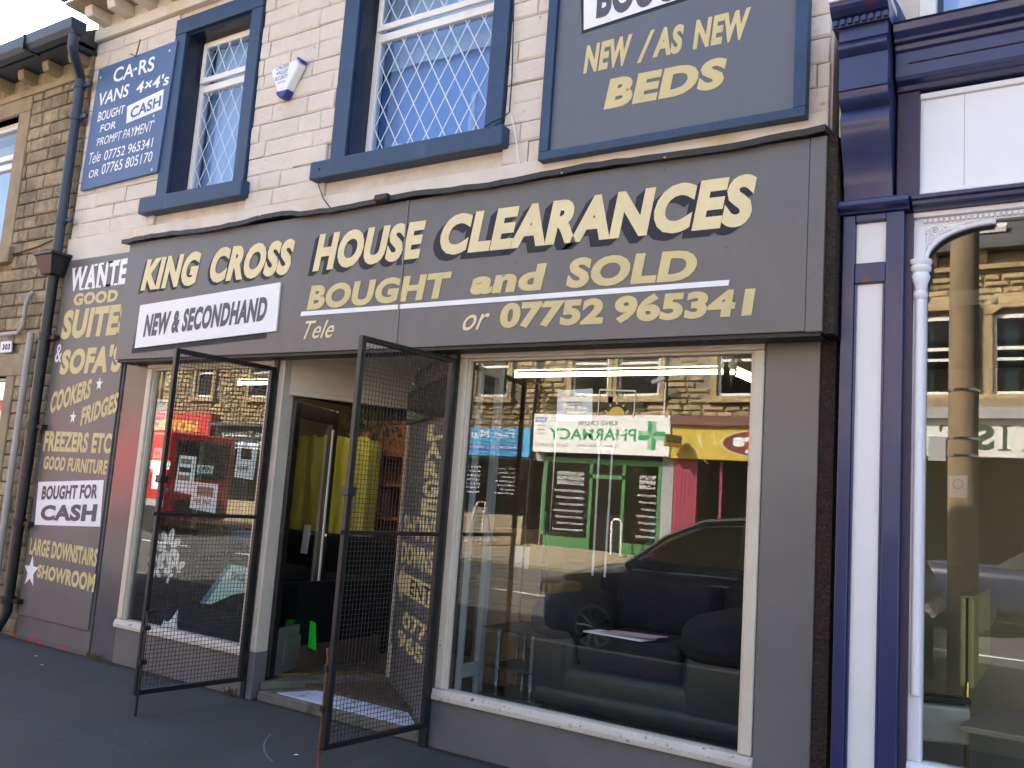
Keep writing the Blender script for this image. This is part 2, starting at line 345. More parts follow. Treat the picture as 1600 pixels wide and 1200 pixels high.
g = MB(); pts = [Vector((-3.5+.95*math.cos(t), -.05+.95*math.sin(t)*1.0, .0042)) for t in [math.pi*(1.17+.2*k/14) for k in range(15)]]
for a, b in zip(pts, pts[1:]):
    n = Vector((0,0,1)).cross(b-a).normalized()*.006; quad(g, [a-n, b-n, b+n, a+n])
struct(g, 'scrape_mark', pm('chalky_scrape', (.13,.13,.13), .9, .3, 30, 0))

# =================================================================== STONE HELPERS
def stone_mesh(name, seed, rough=.012):
    r = random.Random(seed); bm = bmesh.new(); c = .06
    # unit front face in XZ, chamfered arris, pushed out unevenly; local depth .05 behind
    outer = [(0,0),(1,0),(1,1),(0,1)]; inner = [(.035,.09),(.965,.09),(.965,.91),(.035,.91)]
    vs = [bm.verts.new((a, .04, b)) for a, b in outer]
    vm = [bm.verts.new((a+r.uniform(-.006,.006), 0, b+r.uniform(-.02,.02))) for a, b in outer]
    vi = [bm.verts.new((a+r.uniform(-.015,.02), -rough+r.uniform(-.004,.004), b+r.uniform(-.05,.05))) for a, b in inner]
    ce = bm.verts.new((.5+r.uniform(-.2,.2), -rough*1.3+r.uniform(-.004,.004), .5+r.uniform(-.15,.15)))
    for i in range(4):
        j = (i+1) % 4; bm.faces.new((vs[i], vs[j], vm[j], vm[i])); bm.faces.new((vm[i], vm[j], vi[j], vi[i])); bm.faces.new((vi[i], vi[j], ce))
    bmesh.ops.recalc_face_normals(bm, faces=bm.faces[:]); me = bpy.data.meshes.new(name); bm.to_mesh(me); bm.free(); return me
def lay_stones(parent, mat, x0, x1, z0, z1, ch, lmin, lmax, holes, y=0.0, gap=.012, seed=1, rough=.012, name='stone'):
    r = random.Random(seed); mats = [stone_mesh(name, seed*10+i, rough) for i in range(8)]
    for m in mats: m.materials.append(M[mat])
    z = z0; n = 0; inv = LOC[parent.name]
    while z < z1-.03:
        h = min(ch*r.uniform(.88, 1.12), z1-z); x = x0-r.uniform(0, lmax)
        while x < x1:
            L_ = r.uniform(lmin, lmax); a, b = max(x, x0), min(x+L_, x1); x += L_
            segs = [(a, b)]
            for (ha, hb, hc, hd) in holes:
                if z+h > hc+.02 and z < hd-.02:
                    ns = []
                    for (s, e) in segs:
                        if hb <= s or ha >= e: ns.append((s, e)); continue
                        if s < ha: ns.append((s, ha))
                        if e > hb: ns.append((hb, e))
                    segs = ns
            for s, e in segs:
                if e-s < .06: continue
                o = bpy.data.objects.new(name, r.choice(mats)); C.objects.link(o); o.parent = parent; o.matrix_parent_inverse = inv
                o.location = (s+gap/2, y+r.uniform(-.003,.003), z+gap/2); o.scale = (e-s-gap, 1, h-gap); n += 1
        z += h
    return n

# =================================================================== OUR SHOP: upper storey
FY = -.2
FX0, FX1 = W(180,560,FY).x, W(1290,300,FY).x
FZ0, FZ1 = EYE+.2105*4.5, EYE+.4385*4.5
XL, XR = -8.28, -1.13               # ends of the cream house
W1 = (-6.97, -5.81, 4.0, 5.70); W2 = (-4.84, -3.27, 4.02, 5.70)
up = thing('painted_house_front', 'cream painted stone upper storey of the furniture shop with two blue framed windows', 'house', (XL, .1, 0))
holes = [(w[0]+.15, w[1]-.13, w[2], w[3]-.14) for w in (W1, W2)]
wl = wall_poly_hole(MB(), XL, XR, 3.3, 6.1, .02, .30, holes); wl.build('wall', 'creamrec', up)
n = lay_stones(up, 'cream', XL+.02, XR-.01, 3.76, 5.78, .142, .24, .62, [(w[0]-.01, w[1]+.01, w[2]-.15, w[3]+.01) for w in (W1, W2)], seed=5, rough=.006, gap=.005)
MB().box(XL+.01, XR-.01, -.022, .02, 3.50, 3.757).build('render_band', 'render', up, bevel=.006)
def stone_window(w, idx, label):
    x0, x1, z0, z1 = w
    sw = thing('window', label, 'window', ((x0+x1)/2, 0, z0), 'upstairs lattice windows'); 
    MB().box(x0, x0+.155, -.03, .12, z0, z1-.15).build('jamb', 'navy', sw, bevel=.006)
    MB().box(x1-.135, x1, -.03, .12, z0, z1-.15).build('jamb', 'navy', sw, bevel=.006)
    MB().box(x0-.0, x1+.0, -.034, .12, z1-.149, z1).build('lintel', 'navy', sw, bevel=.006)
    MB().box(x0-.14, x1+.06, -.09, .12, z0-.145, z0-.001).build('sill', 'navy', sw, bevel=.012)
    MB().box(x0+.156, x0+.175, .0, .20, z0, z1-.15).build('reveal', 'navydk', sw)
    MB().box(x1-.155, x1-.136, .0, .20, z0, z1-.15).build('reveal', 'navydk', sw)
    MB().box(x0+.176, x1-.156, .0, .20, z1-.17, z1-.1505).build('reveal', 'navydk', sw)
    a, b, c, d = x0+.176, x1-.156, z0+.001, z1-.171
    fr = MB(); t = .055; zt = 5.03
    fr.box(a, a+t, .16, .23, c, d).box(b-t, b, .16, .23, c, d).box(a+t, b-t, .16, .23, c, c+t).box(a+t, b-t, .16, .23, d-t, d).box(a+t, b-t, .155, .23, zt, zt+.065)
    fo = fr.build('frame', 'upvc', sw, bevel=.006)
    # opening top light stands proud
    sa = MB(); s0, s1, s2, s3 = a+.03, b-.03, zt+.085, d-.03
    sa.box(s0, s0+.045, .135, .158, s2, s3).box(s1-.045, s1, .135, .158, s2, s3).box(s0+.045, s1-.045, .135, .158, s2, s2+.05).box(s0+.045, s1-.045, .135, .158, s3-.045, s3)
    sa.build('top_light', 'upvc', sw, bevel=.005)
    for (p0, p1, q0, q1) in ((a+t, b-t, c+t, zt), (s0+.045, s1-.045, s2+.05, s3-.045)):
        yy = .185 if q0 < zt else .150
        MB().box(p0, p1, yy, yy+.006, q0, q1).build('pane', 'glassup', sw)
        lat = MB(); step = .150; slope = 1.75; ht = q1-q0; wd_ = p1-p0
        for sgn in (1, -1):
            k = -ht/slope-1
            xs = [p0+i*step for i in range(-int(ht/slope/step)-2, int((wd_+ht/slope)/step)+3)]
            for xx in xs:
                # line x = xx + sgn*(z-q0)/slope clipped to pane
                lo, hi = q0, q1
                f = lambda z: xx+sgn*(z-q0)/slope + (0 if sgn > 0 else 0)
                if sgn > 0:
                    lo = max(q0, q0+(p0-xx)*slope); hi = min(q1, q0+(p1-xx)*slope)
                else:
                    lo = max(q0, q0+(xx-p1)*slope); hi = min(q1, q0+(xx-p0)*slope)
                if hi-lo < .01: continue
                A = Vector((f(lo), yy-.002-.0006*(sgn > 0), lo)); B = Vector((f(hi), yy-.002-.0006*(sgn > 0), hi)); d_ = (B-A).normalized(); nrm = Vector((d_.z, 0, -d_.x))*.0042
                quad(lat, [A-nrm, B-nrm, B+nrm, A+nrm])
        lat.build('lattice', 'lead', sw, kind='stuff')
    return sw, (a, b, c, d)
sw1, r1 = stone_window(W1, 0, 'smaller blue framed lattice window beside the blue cars and vans board')
sw2, r2 = stone_window(W2, 1, 'wide blue framed lattice window between the alarm box and the beds board')
# what hangs behind the upper panes
def cloth(x0, x1, y, z0, z1, amp, n, name, mat, label, cat):
    m = MB(); N = 48
    vs = [(x0+(x1-x0)*i/N, y+amp*math.sin(i/N*n*2*math.pi)+amp*.5*math.sin(i/N*n*4.7), z) for z in (z0, z1) for i in range(N+1)]
    m.add(vs, [(i, i+1, N+2+i, N+1+i) for i in range(N)]); return m.build(name, mat, None, smooth=True, label=label, cat=cat)
cloth(-6.95, -5.9, .34, 4.02, 5.55, .02, 6, 'net_curtain', 'curtain', 'pale blue curtain hanging behind the smaller lattice window', 'curtain')
cloth(-4.74, -3.30, .36, 4.9, 5.6, .012, 3, 'valance', 'curtain', 'pale valance across the top of the wide lattice window', 'curtain')
cloth(-4.78, -3.30, .42, 4.02, 5.0, .008, 5, 'blue_curtain', 'curtain2', 'deeper blue curtain behind the lower pane of the wide lattice window', 'curtain')
st_ = MB(); 
for k, (r, z) in enumerate([(.05,0),(.05,.02),(.02,.03),(.03,.12),(.035,.2),(.02,.27),(.015,.3),(.028,.33),(.028,.36),(.01,.4)]): pass
prof = [(.05,0),(.05,.02),(.02,.03),(.032,.12),(.038,.22),(.022,.30),(.013,.34),(.026,.37),(.026,.41),(.008,.44)]
st_.tube([(-3.75, .3, 4.08+z) for r, z in prof], [r for r, z in prof], 12); st_.build('figurine', 'curtain', None, smooth=True, label='slim pale figurine standing inside the wide lattice window', cat='ornament')
fl = MB(); random.seed(4)
for k in range(38):
    c = Vector((-3.52+random.gauss(0,.06), .3+random.gauss(0,.03), 4.22+random.gauss(0,.055))); s = .03
    a = Vector((random.uniform(-1,1), random.uniform(-1,1), random.uniform(-1,1))).normalized(); b = a.orthogonal().normalized(); quad(fl, [c-a*s, c-b*s, c+a*s, c+b*s])
fv = thing('flower_vase', 'small bunch of cream flowers inside the wide lattice window', 'vase', (-3.52,.3,4.08)); fl.build('flowers', 'papery', fv)
MB().tube([(-3.52,.3,4.08),(-3.52,.3,4.12),(-3.52,.3,4.17)], [.03,.045,.025], 10).build('vase', 'curtain', fv, smooth=True)
vj = MB().tube([(-4.42,.28,4.08),(-4.42,.28,4.15),(-4.42,.28,4.2)], [.06,.07,.06], 12).build('pot', 'curtain', None, smooth=True, label='pale pot at the left corner inside the wide lattice window', cat='pot')
# eaves
ev = thing('eaves', 'white painted corbels and blue gutter along the top of the cream house', 'eaves', (XL, 0, 5.75))
MB().box(XL+.01, XR, -.045, .02, 5.785, 5.90).build('string_course', 'render', ev, bevel=.01)
MB().box(XL+.01, XR, -.02, .3, 5.90, 6.031).build('frieze', 'cream', ev)
x = XL+.12
while x < XR-.2: MB().prism([(-.24,5.985),(-.22,5.925),(-.02,5.915),(-.02,6.03),(-.24,6.03)], x, x+.12, 'x').build('corbel', 'render', ev, bevel=.006); x += .36
MB().box(XL-.05, XR+.2, -.34, .3, 6.032, 6.06).build('soffit_stone', 'stonedress', ev)
MB().prism([(-.47,6.19),(-.46,6.09),(-.42,6.065),(-.34,6.065),(-.32,6.09),(-.32,6.19)], XL-.08, XR+.3, 'x').build('gutter', 'gutter', ev, bevel=.004)
rf = thing('roof', 'slate roof over the cream house', 'roof', (XL, 3, 6.2))
MB().add([(XL-.02,-.42,6.2),(XR+6,-.42,6.2),(XR+6,4.2,9.3),(XL-.02,4.2,9.3),(XL-.02,8.6,6.2),(XR+6,8.6,6.2)], [(0,1,2,3),(3,2,5,4),(0,3,4),(1,5,2)]).build('slates', 'slate', rf)
bk = thing('back_walls', 'rear and side walls of the terrace out of sight', 'wall', (-4, 8, 0))
MB().box(-12, 6, 8, 8.2, 0, 6.2).build('wall', 'dark', bk)
MB().box(-12, 6, .3, 8, 2.72, 2.80).build('floor_slab', 'inceil', bk)
MB().box(XL-.3, XL-.05, .31, 8, 0, 6.2).build('wall', 'dark', bk); MB().box(-1.28, -1.20, .31, 8, 0, 2.71).build('wall', 'inwall', bk); MB().box(-1.28, -1.20, .31, 8, 2.81, 6.2).build('wall', 'dark', bk); MB().box(5, 5.2, .31, 8, 0, 6.2).build('wall', 'dark', bk)
MB().box(-5.45, -5.35, .31, 8, 2.81, 6.1).build('wall', 'dark', bk)
MB().box(XL, -1.3, 2.2, 2.3, 2.81, 6.1).build('partition', 'inwall', bk)

# =================================================================== LEFT STONE HOUSE
lh = thing('stone_house', 'unpainted yellow sandstone house at the left edge beyond the drainpipe', 'house', (-9.8, .1, 0))
LWX1 = -9.33
lholes = [(-12, -9.55, 3.78, 5.28), (-10.35, -9.05, 0, 2.43)]
wall_poly_hole(MB(), -12.5, XL-.01, 0, 5.9, .02, .34, lholes).build('wall', 'mortar', lh)
lay_stones(lh, 'stone', -10.9, XL-.012, .02, 5.52, .138, .17, .42, [(-12, LWX1, 3.60, 5.5), (-10.6, -8.9, 0, 2.66)], seed=11, rough=.010, gap=.014)
dr = 'stonedress'
MB().box(-11, LWX1, -.02, .12, 5.28, 5.49).build('lintel', dr, lh, bevel=.01)
MB().box(-9.55, LWX1, -.02, .12, 3.785, 5.278).build('jamb', dr, lh, bevel=.01)
MB().box(-11, LWX1+.08, -.07, .12, 3.61, 3.783).build('window_sill', dr, lh, bevel=.012)
MB().box(-10.6, -8.72, -.02, .12, 2.43, 2.655).build('door_lintel', dr, lh, bevel=.01)
MB().box(-9.05, -8.90, -.02, .12, 0, 2.428).build('door_jamb', dr, lh, bevel=.01)
lw_ = thing('window', 'white plastic sash window in the stone house at the left edge', 'window', (-10, .1, 3.8))
f = MB(); f.box(-9.62,-9.552,.1,.17,3.8,5.27).box(-11,-9.62,.1,.17,3.8,3.87).box(-11,-9.62,.1,.17,5.2,5.27).box(-11,-9.62,.1,.17,4.74,4.81).box(-11,-9.64,.07,.0999,4.83,4.89)
f.build('frame', 'upvc', lw_, bevel=.006); MB().box(-11,-9.62,.13,.136,3.87,4.74).build('pane', 'glassup', lw_); MB().box(-11,-9.62,.13,.136,4.81,5.2).build('pane', 'glassup', lw_)
MB().box(-11,-9.8,.5,.51,3.75,5.3).build('blind', 'curtain', lw_)
MB().box(-12.4,-8.33,2.0,2.05,.0,5.8).build('dark_room_wall', 'dark', lh)
ld = thing('front_door', 'white door frame and red door of the stone house at the left edge', 'door', (-9.5, .2, 0))
MB().box(-9.16,-9.052,.06,.2,0,2.42).build('frame', 'upvc', ld, bevel=.006); MB().box(-10.3,-9.162,.12,.17,0,2.2).build('door_leaf', 'vanred', ld)
MB().box(-10.3,-9.162,.06,.2,2.2,2.42).build('transom', 'glassd', ld); MB().tube([(-9.22,.119,1.05),(-9.22,.07,1.05),(-9.34,.07,1.05)], .010, 8).build('handle', 'chrome', ld)
MB().box(-9.3, -9.18, .105, .119, .1, 2.1).build('white_panel', 'upvc', ld)
pl = thing('number_plate', 'small white door number plate 303 on the stone lintel', 'number plate', W(10,543,-.03)); board([(1,534),(18,533),(17,550),(0,551)], -.035, .012, 'plate', 'paper', pl)
TP('303', pl, 'ink', -.0365, (3,547), (15,546), 538, 537)
# downpipe, hopper, gutter
dp = thing('drainpipe', 'dark iron drainpipe with a hopper between the stone and cream houses', 'drainpipe', (-8.45, -.08, 0))
def px(y): return y
t0, t1 = W(127,143,-.09), W(86,395,-.09); xx = (t0.x+t1.x)/2; zt = 5.45
MB().tube([(xx+.0,-.09,3.55),(xx,-.09,5.32)], .047, 14).build('upper_pipe', 'gutter', dp, smooth=True)
MB().tube([(xx,-.09,5.30),(xx,-.09,5.34),(xx+.01,-.11,5.40),(xx+.09,-.20,5.46),(xx+.19,-.30,5.50),(xx+.23,-.345,5.55),(xx+.24,-.35,5.66)], .047, 14).build('swan_neck', 'gutter', dp, smooth=True)
for z in (3.9, 4.95, 5.28): MB().tube([(xx,-.09,z),(xx,-.09,z+.07)], .056, 14).build('collar', 'gutter', dp, smooth=True); MB().box(xx+.03, xx+.16, -.09, -.06, z+.01, z+.05).build('bracket', 'gutter', dp)
MB().add([(xx-.15,-.22,3.56),(xx+.15,-.22,3.56),(xx+.15,-.01,3.56),(xx-.15,-.01,3.56),(xx-.09,-.17,3.38),(xx+.09,-.17,3.38),(xx+.09,-.01,3.38),(xx-.09,-.01,3.38)],
  [(0,1,2,3),(7,6,5,4),(0,4,5,1),(1,5,6,2),(2,6,7,3),(3,7,4,0)]).build('hopper', 'black', dp, bevel=.008)
MB().box(xx-.16,xx+.16,-.23,-.005,3.561,3.59).build('hopper_rim', 'black', dp, bevel=.004)
MB().tube([(xx,-.09,3.38),(xx,-.09,.22),(xx-.02,-.12,.13),(xx-.03,-.15,.06)], .05, 14).build('lower_pipe', 'black', dp, smooth=True)
for z in (.3, 1.0, 1.9, 2.75): MB().tube([(xx,-.09,z),(xx,-.09,z+.07)], .06, 14).build('collar', 'black', dp, smooth=True); MB().box(xx+.03, xx+.15, -.09, -.0, z+.01, z+.05).build('bracket', 'black', dp)
gt = thing('gutter', 'blue black gutter along the eaves of the stone house', 'gutter', (-10, -.35, 5.65))
MB().prism([(-.43,5.80),(-.42,5.70),(-.38,5.66),(-.30,5.66),(-.27,5.70),(-.27,5.80)], -16, XL+.26, 'x').build('trough', 'gutter', gt, bevel=.004)
x = -15.5
while x < XL: MB().box(x, x+.03, -.44, -.26, 5.65, 5.80).build('gutter_clip', 'black', gt); x += .95
le = thing('eaves', 'weathered stone corbels under the gutter of the stone house', 'eaves', (-10, 0, 5.5))
x = XL-.18
while x > -16: MB().prism([(-.18,5.61),(-.16,5.555),(-.01,5.545),(-.01,5.655),(-.18,5.655)], x, x+.11, 'x').build('corbel', dr, le, bevel=.008); x -= .46
MB().box(-16, XL-.01, -.04, .3, 5.44, 5.51).build('string_course', dr, le, bevel=.008)
MB().box(-16, XL-.01, -.015, .3, 5.511, 5.66).build('frieze', 'stone', le)
MB().box(-16, XL-.01, -.27, .3, 5.661, 5.70).build('wall_plate', 'gutter', le)
rf2 = thing('roof', 'slate roof over the stone house beyond the drainpipe', 'roof', (-12, 3, 5.7))
MB().add([(-16,-.3,5.75),(XL-.03,-.3,5.75),(XL-.03,4.2,8.8),(-16,4.2,8.8),(-16,8.6,5.7),(XL-.03,8.6,5.7)], [(0,1,2,3),(3,2,5,4),(0,3,4),(1,5,2)]).build('slates', 'slate', rf2)
MB().box(-16,-12.5,.02,.3,0,5.6).build('far_wall', 'stone', lh)
gp = thing('waste_pipe', 'grey waste pipe with an elbow on the stone wall above the door', 'pipe', (-8.9, -.06, 0))
pts = [W(3,523,-.06), W(28,520,-.06), W(36,508,-.06), W(41,475,-.06), W(46,461,-.06), W(52,457,-.03)]
MB().tube(pts, .022, 10).build('elbow_pipe', 'pipeg', gp, smooth=True)
a, b = W(49,520,-.07), W(6,860,-.07); MB().tube([(a.x,-.07,a.z),(a.x,-.07,.02)], .033, 12).build('standpipe', 'pipeg', gp, smooth=True)
cb = MB(); cb.tube([W(0,402,-.03), W(25,396,-.025), W(60,385,-.02), W(88,372,-.02)], .008, 6).build('cable', 'black', None, label='thin black cable sagging across the stone wall above the hopper', cat='cable')

# =================================================================== GREY SHOPFRONT
sf = thing('shopfront', 'grey painted shopfront of the house clearance shop with cream window frames', 'shopfront', (-4.2, 0, 0))
WLx0, WLx1 = -6.78, -5.16            # left display window outer frame
DRx1 = -3.53
WRx0, WRx1 = -3.46, -1.44
ZS, ZH = .33, 2.53
MB().box(XL+.02, -7.12, -.012, .3, 0, 3.52).build('rendered_pier', 'grey', sf, bevel=.006)
MB().box(-7.105, WLx0-.002, -.006, .3, .0, 2.75).build('pilaster', 'greysemi', sf, bevel=.008)
MB().box(WLx0, WLx1-.06, -.012, .2, 0, ZS-.04).build('stall_riser', 'grey2', sf, bevel=.008)
MB().box(WRx0-.04, WRx1+.003, -.012, .2, 0, ZS-.04).build('stall_riser', 'grey2', sf, bevel=.008)
MB().box(WRx1+.004, -1.15, -.014, .28, 0, 2.75).build('pilaster', 'grey2', sf, bevel=.008)
MB().box(-8.26, -1.16, .02, .28, 2.7501, 3.49).build('bressummer', 'dark', sf)
MB().box(XL+.0, -7.11, -.03, .0, -.01, .035).build('plinth_edge', pm('red_primer_patch', (.30,.045,.03), .8, .5, 9, .4, 30, spots=[(4,.42,.5,(.09,.09,.1),(1,1,1))]), sf, bevel=.006)
# fascia
fa = thing('fascia_sign', 'long grey fascia board reading KING CROSS HOUSE CLEARANCES over the shop', 'sign', ((FX0+FX1)/2, FY, FZ0))
seam = W(631,400,FY).x; seam2 = W(533,400,FY).x
MB().box(FX0, seam-.003, FY, -.03, FZ0, FZ1).build('panel', 'grey', fa, bevel=.004)
MB().box(seam+.003, FX1-.085, FY, -.03, FZ0, FZ1).build('panel', 'grey', fa, bevel=.004)
MB().box(FX1-.083, FX1, FY-.003, -.03, FZ0-.005, FZ1).build('corner_trim', 'grey', fa, bevel=.005)
MB().box(seam-.007, seam+.007, FY-.006, FY+.01, FZ0+.02, FZ1).build('joint_strip', 'grey2', fa)
MB().box(FX0+.01, FX1-.01, FY+.015, -.03, FZ0-.022, FZ0-.001).build('soffit', 'blackcap', fa)
MB().box(FX1+.001, FX1+.05, FY+.02, .02, FZ0-.01, FZ1).build('end_return', 'brick', fa)
# bitumen drip strip: slightly wavy
cp = MB(); N = 60; random.seed(8)
for i in range(N):
    xa, xb = FX0-.06+(FX1+.06-FX0)*i/N, FX0-.06+(FX1+.06-FX0)*(i+1)/N
    if i == 0: za = 0
    zb = .010*math.sin(i*.45)+random.uniform(-.004,.004)
    if 16 <= i <= 20: zb += .012
    cp.add([(xa,FY-.045,FZ1-.006+za),(xb,FY-.045,FZ1-.006+zb),(xb,-.0,FZ1+.02+zb),(xa,-.0,FZ1+.02+za),(xa,FY-.045,FZ1+.030+za),(xb,FY-.045,FZ1+.030+zb),(xb,-.0,FZ1+.065+zb),(xa,-.0,FZ1+.065+za)],
           [(0,1,5,4),(4,5,6,7),(0,3,2,1)]+([(0,4,7,3)] if i == 0 else [])+([(1,2,6,5)] if i == N-1 else [])); za = zb
cp.build('drip_strip', 'blackcap', fa)
p = W(600,312,FY-.03); MB().rbox(p.x-.07,p.x+.06,FY-.07,FY-.02,p.z-.02,p.z+.035,.02).build('bitumen_lump', 'blackcap', fa, smooth=True)
Ft = FY-.0035
def FT(*a, **k): return TP(a[0], fa, a[1], Ft if k.pop('d', 0) == 0 else Ft-.003, *a[2:], **k)
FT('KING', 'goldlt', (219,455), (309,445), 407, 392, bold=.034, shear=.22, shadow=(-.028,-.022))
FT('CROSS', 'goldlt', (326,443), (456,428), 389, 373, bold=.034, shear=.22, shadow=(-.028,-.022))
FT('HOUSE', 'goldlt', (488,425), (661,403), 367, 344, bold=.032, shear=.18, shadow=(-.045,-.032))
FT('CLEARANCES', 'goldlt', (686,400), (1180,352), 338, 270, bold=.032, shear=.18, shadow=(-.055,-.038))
FT('BOUGHT', 'gold', (479,485), (703,465), 447, 424, bold=.028, shear=.12)
FT('and', 'gold', (734,461), (852,453), 423, 411, bold=.03, shear=.12)
FT('SOLD', 'gold', (884,451), (1088,438), 404, 389, bold=.03, shear=.12)
board([(471,487),(1140,437),(1138,446),(469,494)], Ft-.001, .0009, 'underline', 'whitelet', fa)
FT('Tele', 'goldlt', (474,530), (521,527), 502, 499, bold=.0, shear=.42)
FT('or', 'goldlt', (722,517), (764,514), 493, 489, bold=.0, shear=.45)
FT('07752', 'gold', (780,514), (942,507), 474, 465, bold=.03, shear=.08, space=.96)
FT('965341', 'gold', (959,506), (1179,494), 462, 449, bold=.03, shear=.08, space=.96)
ns = thing('small_board', 'white board reading NEW & SECONDHAND on the left end of the fascia', 'sign', (W(320,530,FY).x, FY, FZ0+.05))
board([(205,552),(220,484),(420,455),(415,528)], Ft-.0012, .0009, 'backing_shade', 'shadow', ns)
board([(219,477),(438,441),(431,517),(210,544)], FY-.016, .014, 'panel', 'white', ns)
TP('NEW & SECONDHAND', ns, 'greylet', FY-.0175, (223,527), (415,501), 492, 463, bold=.028, shear=.15)

# beds board
bx0, bz0 = W(841,252,-.08).x, W(841,252,-.08).z; bx1 = W(1259,183,-.08).x
bs = thing('beds_board', 'grey wall board with navy edging advertising NEW / AS NEW BEDS', 'sign', ((bx0+bx1)/2, -.05, bz0))
MB().box(bx0+.07, bx1-.07, -.062, -.02, bz0+.055, 5.4).build('panel', pm('sky_tinted_grey_paint', (.115,.125,.155), .42, .05, 1.5, .12, 20, stretch=(1,1,.3)), bs)  # grey board paint with the blue of the skylight mixed into its colour
MB().box(bx0, bx0+.069, -.09, -.02, bz0+.0565, 5.4).build('edging', 'navy', bs, bevel=.004)
MB().box(bx1-.069, bx1, -.09, -.02, bz0+.0565, 5.4).build('edging', 'navy', bs, bevel=.004)
MB().box(bx0, bx1, -.091, -.02, bz0, bz0+.055).build('edging', 'navy', bs, bevel=.004)
for i in range(7): MB().disc((bx0+.2+i*.24, -.0925, bz0+.028), .006, 8).build('screw_head', 'black', bs)
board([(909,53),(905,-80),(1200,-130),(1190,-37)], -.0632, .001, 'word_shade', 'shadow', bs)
board([(912,47),(912,-80),(1200,-130),(1190,-44)], -.067, .003, 'word_panel', 'white', bs)
TP('BOUGHT', bs, 'greylet', -.0685, (931,30), (1125,-18), -30, -80, bold=.03)
TP('NEW', bs, 'gold', -.0645, (911,116), (986,100), 73, 53, bold=.026, shear=.16)
TP('/', bs, 'gold', -.0645, (995,99), (1021,93), 53, 46, bold=.0, shear=.1)
TP('AS', bs, 'gold', -.0645, (1019,91), (1067,82), 46, 37, bold=.026, shear=.16)
TP('NEW', bs, 'gold', -.0645, (1082,78), (1172,59), 33, 11, bold=.026, shear=.16)
TP('BEDS', bs, 'gold', -.0645, (943,172), (1134,136), 125, 88, bold=.034, shear=.14)

# blue cars board
cb_ = thing('cars_board', 'blue painted wall board reading CARS VANS 4x4s bought for cash', 'sign', W(185,285,-.04))
board([(155,108),(277,63),(245,268),(125,298)], -.045, .03, 'panel', 'blueboard', cb_)
Y = -.0465; ct = lambda s, a, b, hl, hr, **k: TP(s, cb_, 'whitelet', Y, a, b, hl, hr, **k)
ct('CA·RS', (176,130), (240,110), 108, 88, bold=.012)
ct('VANS', (153,167), (200,150), 147, 131, bold=.012, shear=.1)
ct("4×4's", (212,147), (263,132), 129, 113, bold=.012, shear=.1)
ct('BOUGHT', (152,191), (194,177), 176, 164, bold=.005, shear=.1)
ct('FOR', (156,207), (180,200), 196, 189, bold=.005, shear=.1)
board([(199,166),(256,139),(253,170),(197,193)], Y+.0006, .0008, 'word_panel', 'white', cb_)
TP('CASH', cb_, 'blueboard', Y-.0015, (203,186), (250,166), 169, 149, bold=.015)
ct("'PROMPT PAYMENT'", (150,229), (240,204), 217, 187, bold=-.004, shear=.25)
ct('Tele', (138,258), (156,252), 240, 235, bold=-.004, shear=.25)
ct('07752 965341', (162,251), (238,230), 236, 215, bold=-.002, shear=.08)
ct('OR', (138,279), (153,275), 267, 264, bold=-.002, shear=.15)
ct('07765 805170', (158,273), (237,252), 257, 236, bold=-.002, shear=.08)
for q in ((157,121),(265,79),(209,109),(240,181),(237,265)):
    p = W(*q, Y-.002); MB().disc((p.x,Y-.002,p.z), .014, 12).build('fixing_dot', 'mint', cb_)
wr = MB(); wr.tube([W(219,62,-.05), W(216,75,-.08), W(212,88,-.06), W(204,84,-.05)], .006, 6).build('bent_wire', 'rust', None, label='bent rusty wire poking out above the blue board', cat='wire')

# wanted board on the pier
wb = thing('wanted_board', 'tall grey board with gold lettering WANTED GOOD SUITES & SOFAS', 'sign', (-7.7, -.03, 0))
bzt = W(104,408,-.03).z
MB().box(W(104,408,-.03).x, -7.14, -.03, -.0125, W(30,960,-.03).z, bzt).build('panel', 'grey', wb, bevel=.003)
Y = -.032; wt = lambda s, a, b, hl, hr, mat='gold', **k: TP(s, wb, mat, Y, a, b, hl, hr, **k)
# slab serif capitals: serif bars under and over each upright
def slab(s, a, b, hl, hr):
    wt(s, a, b, hl, hr, 'whitelet', bold=.022, space=1.12)
    m = MB(); n = len(s)
    A, B = W(*a, Y-.0004), W(*b, Y-.0004); hA = W(a[0], hl, Y).z-A.z; hB = W(b[0], hr, Y).z-B.z
    for i in range(n):
        for f0 in (.06, .62):
            t0_, t1_ = (i+f0)/n, (i+f0+.28)/n
            for v0, v1 in ((0, .08), (.92, 1)):
                if s[i] == 'W' and v0 == 0: continue
                if s[i] == 'A' and v0 > 0: continue
                if s[i] == 'T' and v0 == 0: t0_, t1_ = (i+.3)/n, (i+.7)/n
                p0, p1 = A.lerp(B, t0_), A.lerp(B, t1_); h = hA+(hB-hA)*t0_
                quad(m, [p0+Vector((0,0,h*v0)), p1+Vector((0,0,h*v0)), p1+Vector((0,0,h*v1)), p0+Vector((0,0,h*v1))])
    m.build('serif', 'whitelet', wb)
slab('WANTED', (108,456), (214,441), 420, 400)
wt('GOOD', (114,478), (183,471), 459, 452, bold=.03)
wt('SUITES', (94,531), (200,522), 486, 473, bold=.032, shear=.1)
wt('&', (85,566), (95,566), 538, 538, 'whitelet', bold=-.004)
wt("SOFA'S", (92,586), (188,581), 546, 537, bold=.032, shear=.1)
wt('COOKERS', (77,647), (140,622), 613, 591, bold=.02, shear=.05)
wt('FRIDGES', (125,666), (182,644), 637, 612, bold=.02, shear=.05)
wt('FREEZERS ETC', (67,705), (172,709), 673, 677, bold=.02)
wt('GOOD FURNITURE', (67,733), (166,742), 712, 719, bold=.02, shear=.05)
for q, r in (((155,600),.065), ((114,652),.065), ((48,893),.15)):
    star(MB(), W(*q, Y-.001), r, Y-.001).build('painted_star', 'whitelet', wb)
